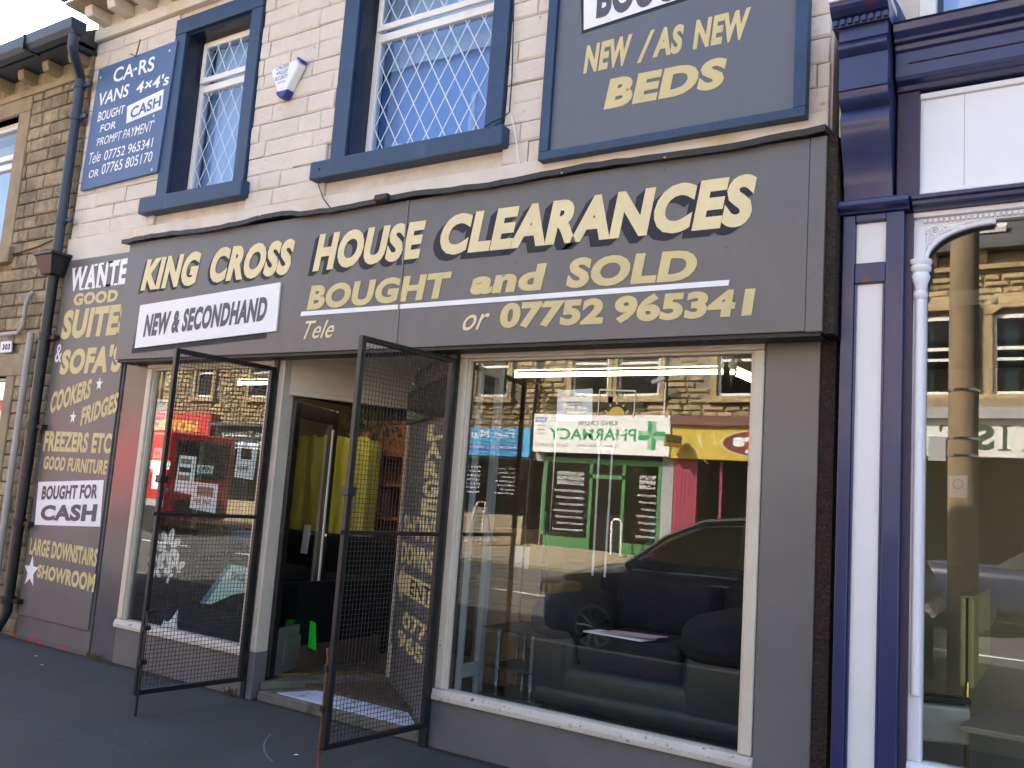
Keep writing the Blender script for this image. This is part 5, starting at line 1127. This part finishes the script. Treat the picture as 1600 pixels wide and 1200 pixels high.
for i, qx in enumerate((848, 1075)):
    p = O(qx, 693 if i else 600); bl = thing('brass_lamp', ('brass spot lamp on the stone wall left of the notice in the reflection','brass spot lamp at the corner of the yellow bakery fascia in the reflection')[i], 'lamp', (p.x, OPP+.6, p.z))
    MB().tube([(p.x,OPP+.55,p.z-.0),(p.x+.05,OPP+.62,p.z-.12),(p.x+.1,OPP+.85,p.z-.3)][:1]+[(p.x-.30,OPP+.75,p.z+.03)], .15, 20).build('lamp_barrel', 'brass', bl, smooth=True); MB().tube([(p.x-.1,OPP+.02,p.z+.0),(p.x-.1,OPP+.62,p.z)], .02, 8).build('arm', 'brass', bl)
# bakery
kx0, kx1 = pR+.08, O(1260,690).x
bk_ = thing('bakery_shopfront', 'mustard yellow bakery shopfront with crimson pilaster across the street', 'shopfront', (kx0, OPP, GZ))
ofb(kx0, kx1, 0, .34, 2.82, 3.62, 'fascia', 'yellow', bk_); ofb(kx0-.03, kx1, -.02, .44, 3.621, 3.83, 'cornice', 'brownp', bk_)
ec = O(1205,700); m = MB(); m2 = MB(); n = 32
for r_, mm, dy in ((1.0, m, .342), (.93, m2, .345)):
    mm.add([(ec.x+1.12*r_*math.cos(2*math.pi*k/n), OPP+dy, 3.22+.33*r_*math.sin(2*math.pi*k/n)) for k in range(n)], [tuple(range(n))])
m.build('oval_edge', 'gold', bk_); m2.build('oval', 'maroon', bk_)
ofb(ec.x-.5, ec.x+.55, .346, .348, 3.02, 3.48, 'oval_band', 'redp', bk_)
OT("wers", bk_, 'whitelet', ec.x+.62, ec.x-.80, 3.14, 3.36, .350, bold=.05); OT('BAKERS', bk_, 'whitelet', ec.x+.1, ec.x-.5, 2.99, 3.07, .350, bold=.03)
for (bx, bz, ang) in ((kx0+.62,3.42,.35),(kx0+1.0,3.48,.22),(kx0+.45,3.15,.75)):
    mt = MB(); d = Vector((math.sin(ang),0,-math.cos(ang))); P0 = Vector((bx,OPP+.343,bz)); mt.tube([P0, P0+d*.35, P0+d*.62+Vector((.05,0,0))], .006, 4)
    for k in range(7):
        for s in (-1, 1):
            q = P0+d*(.05+k*.045); e = d*.03*-1+Vector((d.z,0,-d.x))*s*.04; mt.add([q, q+e*.4+d*.02, q+e, q+e*.6-d*.03], [(0,1,2,3)])
    mt.build('wheat_ear', 'ylite', bk_)
ofb(kx0, kx0+.55, -.02, .08, GZ, 2.819, 'pilaster', 'crimson', bk_)
for k in range(5): ofb(kx0+.08+k*.09, kx0+.10+k*.09, .081, .09, GZ+.3, 2.5, 'flute', 'crimson', bk_)
ofb(kx0+.56, kx1, -.03, -.02, GZ+.4, 2.8, 'pane', 'glassd', bk_); ofb(kx0+.56, kx1, -.02, .06, GZ, GZ+.4, 'stall_riser', 'crimson', bk_)
for x_ in (kx0+1.1, kx0+2.6): ofb(x_, x_+.06, -.02, .05, GZ, 2.8, 'mullion', 'crimson', bk_)
ofb(kx0+1.3, kx0+1.9, -1.0, -.9, GZ, 1.9, 'fridge', 'applw', bk_); ofb(kx0+2.0, kx0+3.0, -1.6, -1.5, 1.2, 2.7, 'inner_wall', 'inwall', bk_)
# pain clinic, blue sign
b0, b1 = O(724,690).x-1.6, O(829,690).x
pc = thing('blue_sign_shopfront', 'shop with a sky blue Pain Management fascia across the street', 'shopfront', (b0, OPP, GZ))
zc0, zc1 = O(829,715).z, O(829,670).z
ofb(b0, b1, .0, .12, zc0, zc1, 'fascia', 'skyb', pc); ofb(b0, b1-.18, .121, .123, zc0+.14, zc0+.30, 'stripe', 'skyb2', pc); ofb(b0-.1, b1+.18, -.01, .1, zc0-.08, zc0-.001, 'fascia_edge', 'dark', pc)
OT('Pain Management', pc, 'whitelet', b1-.5, b0+.3, zc0+.42, zc0+.72, .124, bold=0); OT('SPECIALIST INJURY TREATMENT', pc, 'whitelet', b1-.3, b0+.3, zc0+.17, zc0+.27, .1245, bold=0)
ofb(b1+.12, b1+.45, -.02, .05, GZ, zc0-.09, 'stone_pier', 'slab', pc); ofb(b0, b1-.1, -.02, .04, GZ, GZ+.75, 'stall_riser', 'slab', pc); ofb(b0, b1-.1, -.03, -.02, GZ+.75, zc0-.1, 'pane', 'glassd', pc)
for k in range(7): OT(['Back pain','Sports injuries','Whiplash','Sciatica','Arthritis','Posture','Massage'][k], pc, 'whitelet', b1-.3, b1-1.1+.1*(k % 3), 2.35-k*.11, 2.41-k*.11, .0, bold=0); OT(['Physiotherapy','Acupuncture','Home visits','Open Saturday','Free advice','Evenings','Insurance'][k], pc, 'whitelet', b1-1.6, b1-2.4+.1*(k % 2), 2.35-k*.11, 2.41-k*.11, .0, bold=0)
rp = O(832,700).x; MB().tube([(rp,OPP+.1,GZ),(rp,OPP+.1,7.3)], .05, 10).build('downpipe', 'black', None, smooth=True, label='black downpipe between the blue sign and the pharmacy in the reflection', cat='drainpipe')
rp = O(1085,700).x+.85; MB().tube([(rp,OPP+.1,4.6),(rp+.05,OPP+.1,7.3)], .05, 10).build('downpipe', 'black', None, smooth=True, label='black downpipe on the stone wall above the bakery in the reflection', cat='drainpipe')
# a-board
ax = O(785,850).x; ab_ = thing('a_board', 'white framed pavement board outside the blue sign shop across the street', 'pavement sign', (ax, OPP+1.2, GZ))
for s in (-1, 1): MB().tube([(ax-.25,OPP+1.2+s*.28,GZ),(ax-.12,OPP+1.2,GZ+1.05),(ax+.12,OPP+1.2,GZ+1.05),(ax+.25,OPP+1.2+s*.28,GZ)], .022, 6).build('frame', 'upvc', ab_); 
MB().obox((ax-.2,OPP+1.42,GZ+.2),(.4,0,0),(0,-.18,.72),(0,.006,0)).build('panel', 'taupe', ab_)
# takeaway
t0, t1 = O(338,690).x, O(470,690).x
tk = thing('takeaway_shopfront', 'dark fascia fast food takeaway across the street seen in the left window', 'shopfront', (t0, OPP, GZ))
ofb(t0, t1, 0, .2, 2.6, 3.35, 'fascia', 'shadow', tk); ofb(t0, t1, -.02, .5, 3.351, 3.45, 'canopy', 'slate', tk); OT('Fast Food Takeaway', tk, 'whitelet', t1-.3, t0+.3, 2.95, 3.22, .202, bold=.02); OT('Kebabs  Pizza  Burgers', tk, 'whitelet', t1-.4, t0+.5, 2.68, 2.84, .202, bold=.02)
ofb(t0, t1, .20, .21, 2.61, 2.635, 'trim', 'whitelet', tk); ofb(t0, t1, -.03, -.02, GZ+.5, 2.6, 'pane', 'glassd', tk); ofb(t0, t1, -.02, .05, GZ, GZ+.5, 'stall_riser', 'slab', tk)
r0_, r1_ = O(215,690).x, O(334,690).x
rd_ = thing('red_shopfront', 'red shopfront with yellow lettering across the street seen in the left window', 'shopfront', (r0_, OPP, GZ))
ofb(r0_, r1_, 0, .3, 2.75, 3.75, 'fascia', 'red', rd_); OT('HOT FOOD', rd_, 'yellow', r1_-.6, r1_-4.2, 3.1, 3.5, .302, bold=.05); ofb(r0_, r1_-.8, .0, .8, 2.5, 2.74, 'awning', 'upvc', rd_)
ofb(r0_, r1_, -.03, -.02, GZ+.5, 2.5, 'pane', 'glassd', rd_); ofb(r1_-.5, r1_, -.02, .1, GZ, 2.74, 'pilaster', 'red', rd_); ofb(r0_, r1_-.51, -.02, .05, GZ, GZ+.5, 'stall_riser', 'red', rd_)
# right hand shops: white sign
h0, h1 = -3.25, 3.0
hs = thing('white_sign_shopfront', 'shop with a white fascia and green serif letters across the street', 'shopfront', (0, OPP, GZ))
zh0, zh1 = O(1560,716).z, O(1560,657).z
ofb(h0, h1, 0, .2, zh0, zh1, 'fascia', pm('sunny_white_fascia', (.66,.66,.64), .45, .04, 3, 0), hs); ofb(h0-.1, h1, 0, .35, zh1+.001, zh1+.22, 'cornice', 'greyp', hs); ofb(h0-.1, h1, 0, .25, zh1+.221, zh1+.42, 'cornice_base', 'stonedress', hs)
dkg = pm('dark_green_letter', (.03,.06,.04), .5, .03, 3, 0)
def serif(ch, xa, xb, z0, z1):
    m = MB(); y = OPP+.202; W_ = abs(xa-xb); s = -1
    X = lambda t: xa+(xb-xa)*t
    if ch in 'IT':
        m.add([(X(.36),y,z0),(X(.64),y,z0),(X(.64),y,z1),(X(.36),y,z1)], [(0,1,2,3)])
        if ch == 'I': m.add([(X(.1),y+.001,z0),(X(.9),y+.001,z0),(X(.9),y+.001,z0+.03),(X(.1),y+.001,z0+.03)], [(0,1,2,3)]); m.add([(X(.1),y+.001,z1-.03),(X(.9),y+.001,z1-.03),(X(.9),y+.001,z1),(X(.1),y+.001,z1)], [(0,1,2,3)])
        else: m.add([(X(-.1),y+.001,z1-.035),(X(1.1),y+.001,z1-.035),(X(1.1),y+.001,z1),(X(-.1),y+.001,z1)], [(0,1,2,3)]); m.add([(X(-.1),y,z1-.15),(X(-.02),y,z1-.15),(X(.06),y,z1-.03),(X(-.1),y,z1-.03)], [(0,1,2,3)]); m.add([(X(1.1),y,z1-.15),(X(1.02),y,z1-.15),(X(.94),y,z1-.03),(X(1.1),y,z1-.03)], [(0,1,2,3)])
    m.build('lettering', dkg, hs)
zA, zB = zh0+.13, zh1-.12
sR, sL = O(1524,690).x, O(1556,690).x
OT('S', hs, dkg, sL, sR, zA, zB, .202, bold=.02)
i0, i1 = O(1560,690).x, O(1584,690).x; serif('I', i1, i0, zA, zB); serif('I', i1+.36, i0+.36+.03, zA, zB)
q0, q1 = O(1474,690).x, O(1510,690).x; serif('T', q1, q0, zA, zB)
OT('Unisex', hs, 'greylet', O(1455,710).x, O(1400,710).x-.1, zh0+.09, zh0+.25, .202, bold=-.01)
m = MB(); cc = O(1434,680)
for ph_ in (0, math.pi): m.tube([(cc.x+.13*math.cos(t+ph_), OPP+.205, cc.z+.13*math.sin(t+ph_)) for t in [math.pi*.8*k/10 for k in range(11)]], [.003+.0016*k for k in range(11)], 5)
m.build('swirl_emblem', 'jean', hs)
ofb(h0, h1, -.03, -.02, GZ+.4, zh0-.02, 'pane', 'glassd', hs); ofb(h0, h1, -.02, .05, GZ, GZ+.4, 'stall_riser', 'slab', hs)
for x_ in (h0-.25, -.2, h1): ofb(x_, x_+.25, -.02, .06, GZ, zh0-.001, 'pilaster', 'greyp', hs)
bx_ = O(1468,705); sb_ = MB().box(bx_.x-.16, bx_.x+.16, OPP+.21, OPP+.34, zh0-.12, zh0+.38).build('utility_box', 'greyp', hs)
# infill shopfronts so the terrace is closed
for i, (a, b) in enumerate(((t1+.05, b0-.05), (kx1+.02, h0-.3))):
    if b-a < .1: continue
    fb = thing('plain_shopfront', ('plain stone shopfront between the takeaway and the blue sign across the street','plain dark shopfront between the bakery and the white sign across the street')[i], 'shopfront', (a, OPP, GZ))
    ofb(a, b, -.02, .15, 2.75, 3.4, 'fascia', ('slab','navy')[i], fb); ofb(a, b, -.03, -.02, GZ+.5, 2.74, 'pane', 'glassd', fb); ofb(a, b, -.02, .06, GZ, GZ+.5, 'stall_riser', 'slab', fb)
tb_ = O(965,631); tl2 = thing('to_let_board', 'dark letting board on the stone wall above the pharmacy in the reflection', 'sign', (tb_.x, OPP+.1, tb_.z)); MB().box(tb_.x-.95, tb_.x+.75, OPP+.07, OPP+.11, tb_.z-.1, tb_.z+.1).build('panel', 'dark', tl2)
cm = O(1048,600); sc_ = thing('security_camera', 'security camera on a thin pole above the pharmacy fascia in the reflection', 'camera', (cm.x, OPP+.3, 3.85))
MB().tube([(cm.x,OPP+.35,3.85),(cm.x,OPP+.35,cm.z)], .02, 8).build('pole', 'upvc', sc_); MB().obox((cm.x-.35,OPP+.3,cm.z-.05),(.34,.0,.12),(0,.10,0),(-.03,0,.1)).build('camera_head', 'greyp', sc_, bevel=.01)

# =================================================================== PARKED CAR at the kerb (reflected)
car = thing('parked_car', 'dark navy estate car parked at the kerb and reflected in the right display window', 'car', (-3.2, -5.2, -.1))
gz = -.10; X0, X1, Y0, Y1 = -5.46, -1.2, -4.42, -6.15; yc = (Y0+Y1)/2; hwid = abs(Y0-Y1)/2
def loft(stations, name, mat, cap=True):
    m = MB(); n = len(stations[0][1])
    for x, ring in stations: m.v += [(x, yc+a, gz+b) for a, b in ring]
    for i in range(len(stations)-1):
        for k in range(n): m.f.append((i*n+k, i*n+(k+1) % n, (i+1)*n+(k+1) % n, (i+1)*n+k))
    m.f += [tuple(range(n)), tuple(range((len(stations)-1)*n, len(stations)*n))[::-1]]; return m.build(name, mat, car, smooth=True)
def ring(hw, z0, z1, z2, crown=.04):
    r = [(hw*.90, z0), (hw*.98, z0+.12), (hw, (z0+z1)/2), (hw*.985, z1-.08), (hw*.95, z1)]; r += [(hw*.7, z2-.01), (hw*.35, z2+crown*.8), (0, z2+crown)]
    return r+[(-a, b) for a, b in r[-2::-1]]
H = hwid
loft([(X0+.0, ring(H*.62,.28,.55,.58,.0)), (X0+.06, ring(H*.80,.22,.66,.70,.01)), (X0+.22, ring(H*.94,.20,.80,.84,.03)), (X0+.6, ring(H*1.0,.20,.90,.95,.04)), (X0+1.15, ring(H,.20,.96,1.04,.03)), (X0+1.35, ring(H,.20,.98,1.02,.0)),
      (X0+2.4, ring(H,.20,1.0,1.02,0)), (X1-.5, ring(H,.20,1.02,1.04,0)), (X1-.15, ring(H*.96,.24,.98,1.0,0)), (X1, ring(H*.85,.30,.85,.88,0))], 'body', 'carpaint')
def gring(h1, zb, h2, zt): return [(h1, zb), (h2, zt-.06), (h2*.86, zt), (0, zt+.02), (-h2*.86, zt), (-h2, zt-.06), (-h1, zb)]
loft([(X0+1.12, gring(H*.88,1.0,H*.87,1.07)), (X0+1.55, gring(H*.93,1.0,H*.84,1.36)), (X0+1.95, gring(H*.94,1.0,H*.80,1.57)), (X0+2.5, gring(H*.94,1.0,H*.79,1.65)), (X1-.9, gring(H*.94,1.0,H*.79,1.64)), (X1-.35, gring(H*.93,1.0,H*.77,1.52)), (X1-.1, gring(H*.9,.98,H*.74,1.1))], 'cabin_glass', pm('dark_cabin_glass', (.02,.028,.028), .05, .05, 3, 0, coat=0, spec=.8))
loft([(X0+1.93, [(H*.82,1.545),(H*.7,1.60),(0,1.615),(-H*.7,1.60),(-H*.82,1.545),(0,1.55)]), (X0+2.5, [(H*.815,1.60),(H*.7,1.67),(0,1.69),(-H*.7,1.67),(-H*.815,1.60),(0,1.6)]), (X1-.9, [(H*.81,1.60),(H*.7,1.66),(0,1.68),(-H*.7,1.66),(-H*.81,1.60),(0,1.6)]), (X1-.3, [(H*.79,1.49),(H*.7,1.53),(0,1.55),(-H*.7,1.53),(-H*.79,1.49),(0,1.5)])], 'roof', 'carpaint')
for s, yy in ((1, Y0), (-1, Y1)):
    k = lambda x, z, d=0: (x, yc+s*(H*(.985-.17*max(0,(z-1.0))/.65)+.008+d), gz+z)
    MB().tube([k(X0+1.15,1.04), k(X0+1.6,1.38), k(X0+2.0,1.575), k(X0+2.5,1.625), k(X1-.9,1.62), k(X1-.3,1.46)], .028, 8).build('roof_rail', 'carpaint', car, smooth=True)
    MB().tube([k(X0+1.25,1.00,.0), k(X1-.25,1.03,.0)], .012, 8).build('waist_trim', 'chrome', car, smooth=True)
    MB().tube([k(X0+1.3,1.07), k(X0+1.65,1.34), k(X0+2.02,1.52), k(X0+2.5,1.57), k(X1-.8,1.56)], .008, 6).build('window_trim', 'chrome', car, smooth=True)
    MB().tube([k(X0+2.45,1.02), k(X0+2.47,1.6)], .04, 8).build('door_pillar', 'carpaint', car, smooth=True)
    for dx in (2.15, 3.05): MB().tube([k(X0+dx,.92,.02), k(X0+dx+.2,.925,.02)], .012, 8).build('door_handle', 'chrome', car, smooth=True)
    for xw in (X0+.82, X1-.78):
        wy0, wy1 = yc+s*(H-.16), yc+s*(H+.012)
        wh = MB().tube([(xw,wy0,gz+.33),(xw,wy0,gz+.33)][:1]+[(xw,wy1-s*.02,gz+.33),(xw,wy1,gz+.33)], [.33,.33,.30], 28).build('wheel', 'tyre', car, smooth=True)
        MB().tube([(xw,wy1+s*.001,gz+.33),(xw,wy1+s*.004,gz+.33)], .235, 24).build('rim_well', 'dark', wh)
        al = MB().tube([(xw+.22*math.cos(t), wy1+s*.012, gz+.33+.22*math.sin(t)) for t in [2*math.pi*q/24 for q in range(25)]], .016, 6)
        for q in range(10): t = 2*math.pi*q/10; al.tube([(xw,wy1+s*.014,gz+.33),(xw+.21*math.cos(t),wy1+s*.014,gz+.33+.21*math.sin(t))], .014, 5)
        al.build('rim', 'alloy', wh, smooth=True)
    MB().rbox(X0+1.42, X0+1.58, min(yc+s*(H+.02), yc+s*(H+.20)), max(yc+s*(H+.02), yc+s*(H+.20)), gz+1.02, gz+1.19, .05, 3).build('door_mirror', 'carpaint', car, smooth=True)
    MB().rbox(X0+.03, X0+.35, min(yc+s*H*.6, yc+s*H*.93), max(yc+s*H*.6, yc+s*H*.93), gz+.62, gz+.80, .05, 3).build('headlight', 'glassd', car, smooth=True)
MB().box(X0-.01, X0+.05, yc-.26, yc+.26, gz+.36, gz+.47).build('number_plate', 'whitelet', car)
MB().box(X0-.02, X0+.05, yc-.4, yc+.4, gz+.52, gz+.62).build('grille', 'black', car, bevel=.01)
# red van across the road
va = thing('parked_van', 'red van with a white letter on its side, reflected in the left window', 'van', (-20, -10.5, .2))
pv = O(240,760,-9.2); vx = pv.x; vz = road_z(-10)
van = MB().rbox(vx-4.0, vx+.4, -11.2, -9.2, vz+.35, vz+2.5, .14, 3).build('body', 'vanred', va, smooth=True); MB().rbox(vx-5.3, vx-3.9, -11.15, -9.25, vz+.35, vz+1.7, .2, 3).build('cab', 'vanred', va, smooth=True)
T(MB(), 'T', (vx+.45,-9.185,vz+1.05), (vx-.45,-9.185,vz+1.05), (vx-.45,-9.185,vz+1.75), (vx+.45,-9.185,vz+1.75), .06).build('lettering', 'whitelet', va)
MB().box(vx+.4, vx+.41, -11.0, -9.4, vz+1.35, vz+2.3).build('windscreen', 'leather', va); MB().box(vx+.4, vx+.42, -10.9, -9.5, vz+.5, vz+.8).build('bumper', 'black', va)
for xw in (vx-4.2, vx-.1): MB().tube([(xw,-9.4,vz+.34),(xw,-9.19,vz+.34)], .34, 20).build('wheel', 'tyre', va, smooth=True)
MB().box(vx-4.0, vx+.4, -9.19, -9.18, vz+.62, vz+.8).build('bumper_strip', 'greyp', va)
# second car on the far side, right
c2 = thing('parked_hatchback', 'black hatchback parked across the road reflected in the right shop window', 'car', (-.5,-10.6,.2))
cz2 = road_z(-10.3); bx2 = O(1455,870,-9.8).x
MB().rbox(bx2-.2, bx2+4.0, -11.3, -9.6, cz2+.25, cz2+.95, .2, 4).build('body', 'carpaint', c2, smooth=True)
MB().add([(bx2+.8,-11.2,cz2+.93),(bx2+3.9,-11.2,cz2+.93),(bx2+3.9,-9.7,cz2+.93),(bx2+.8,-9.7,cz2+.93),(bx2+1.5,-11.0,cz2+1.42),(bx2+3.5,-11.0,cz2+1.42),(bx2+3.5,-9.9,cz2+1.42),(bx2+1.5,-9.9,cz2+1.42)], [(0,1,5,4),(1,2,6,5),(2,3,7,6),(3,0,4,7),(4,5,6,7)]).build('cabin', pm('cabin_glass', (.03,.035,.035), .08, 0, 3, 0), c2)
for xw in (bx2+.55, bx2+3.2): MB().tube([(xw,-9.8,cz2+.31),(xw,-9.58,cz2+.31)], .31, 20).build('wheel', 'tyre', c2, smooth=True)
MB().rbox(bx2-.21, bx2+.0, -10.2, -9.62, cz2+.6, cz2+.8, .04).build('headlight', 'chrome', c2, smooth=True)
# telegraph pole beside the photographer, seen in the right shop glass
po = thing('telegraph_pole', 'thick weathered pole with metal bands reflected in the right shop window', 'pole', (-1.0,-5.0,0))
pc_ = W(1505,700,5.0); pc2 = W(1512,560,5.0)
MB().tube([(pc_.x,-5.0,0),(pc_.x,-5.0,3),(pc_.x,-5.0,8.5)], [.138,.135,.125], 20).build('shaft', 'polew', po, smooth=True)
for pyy in (612, 688, 715): z_ = W(1510,pyy,5.0).z; MB().tube([(pc_.x,-5.0,z_),(pc_.x,-5.0,z_+.025)], .142, 20).build('band', 'chrome', po, smooth=True)
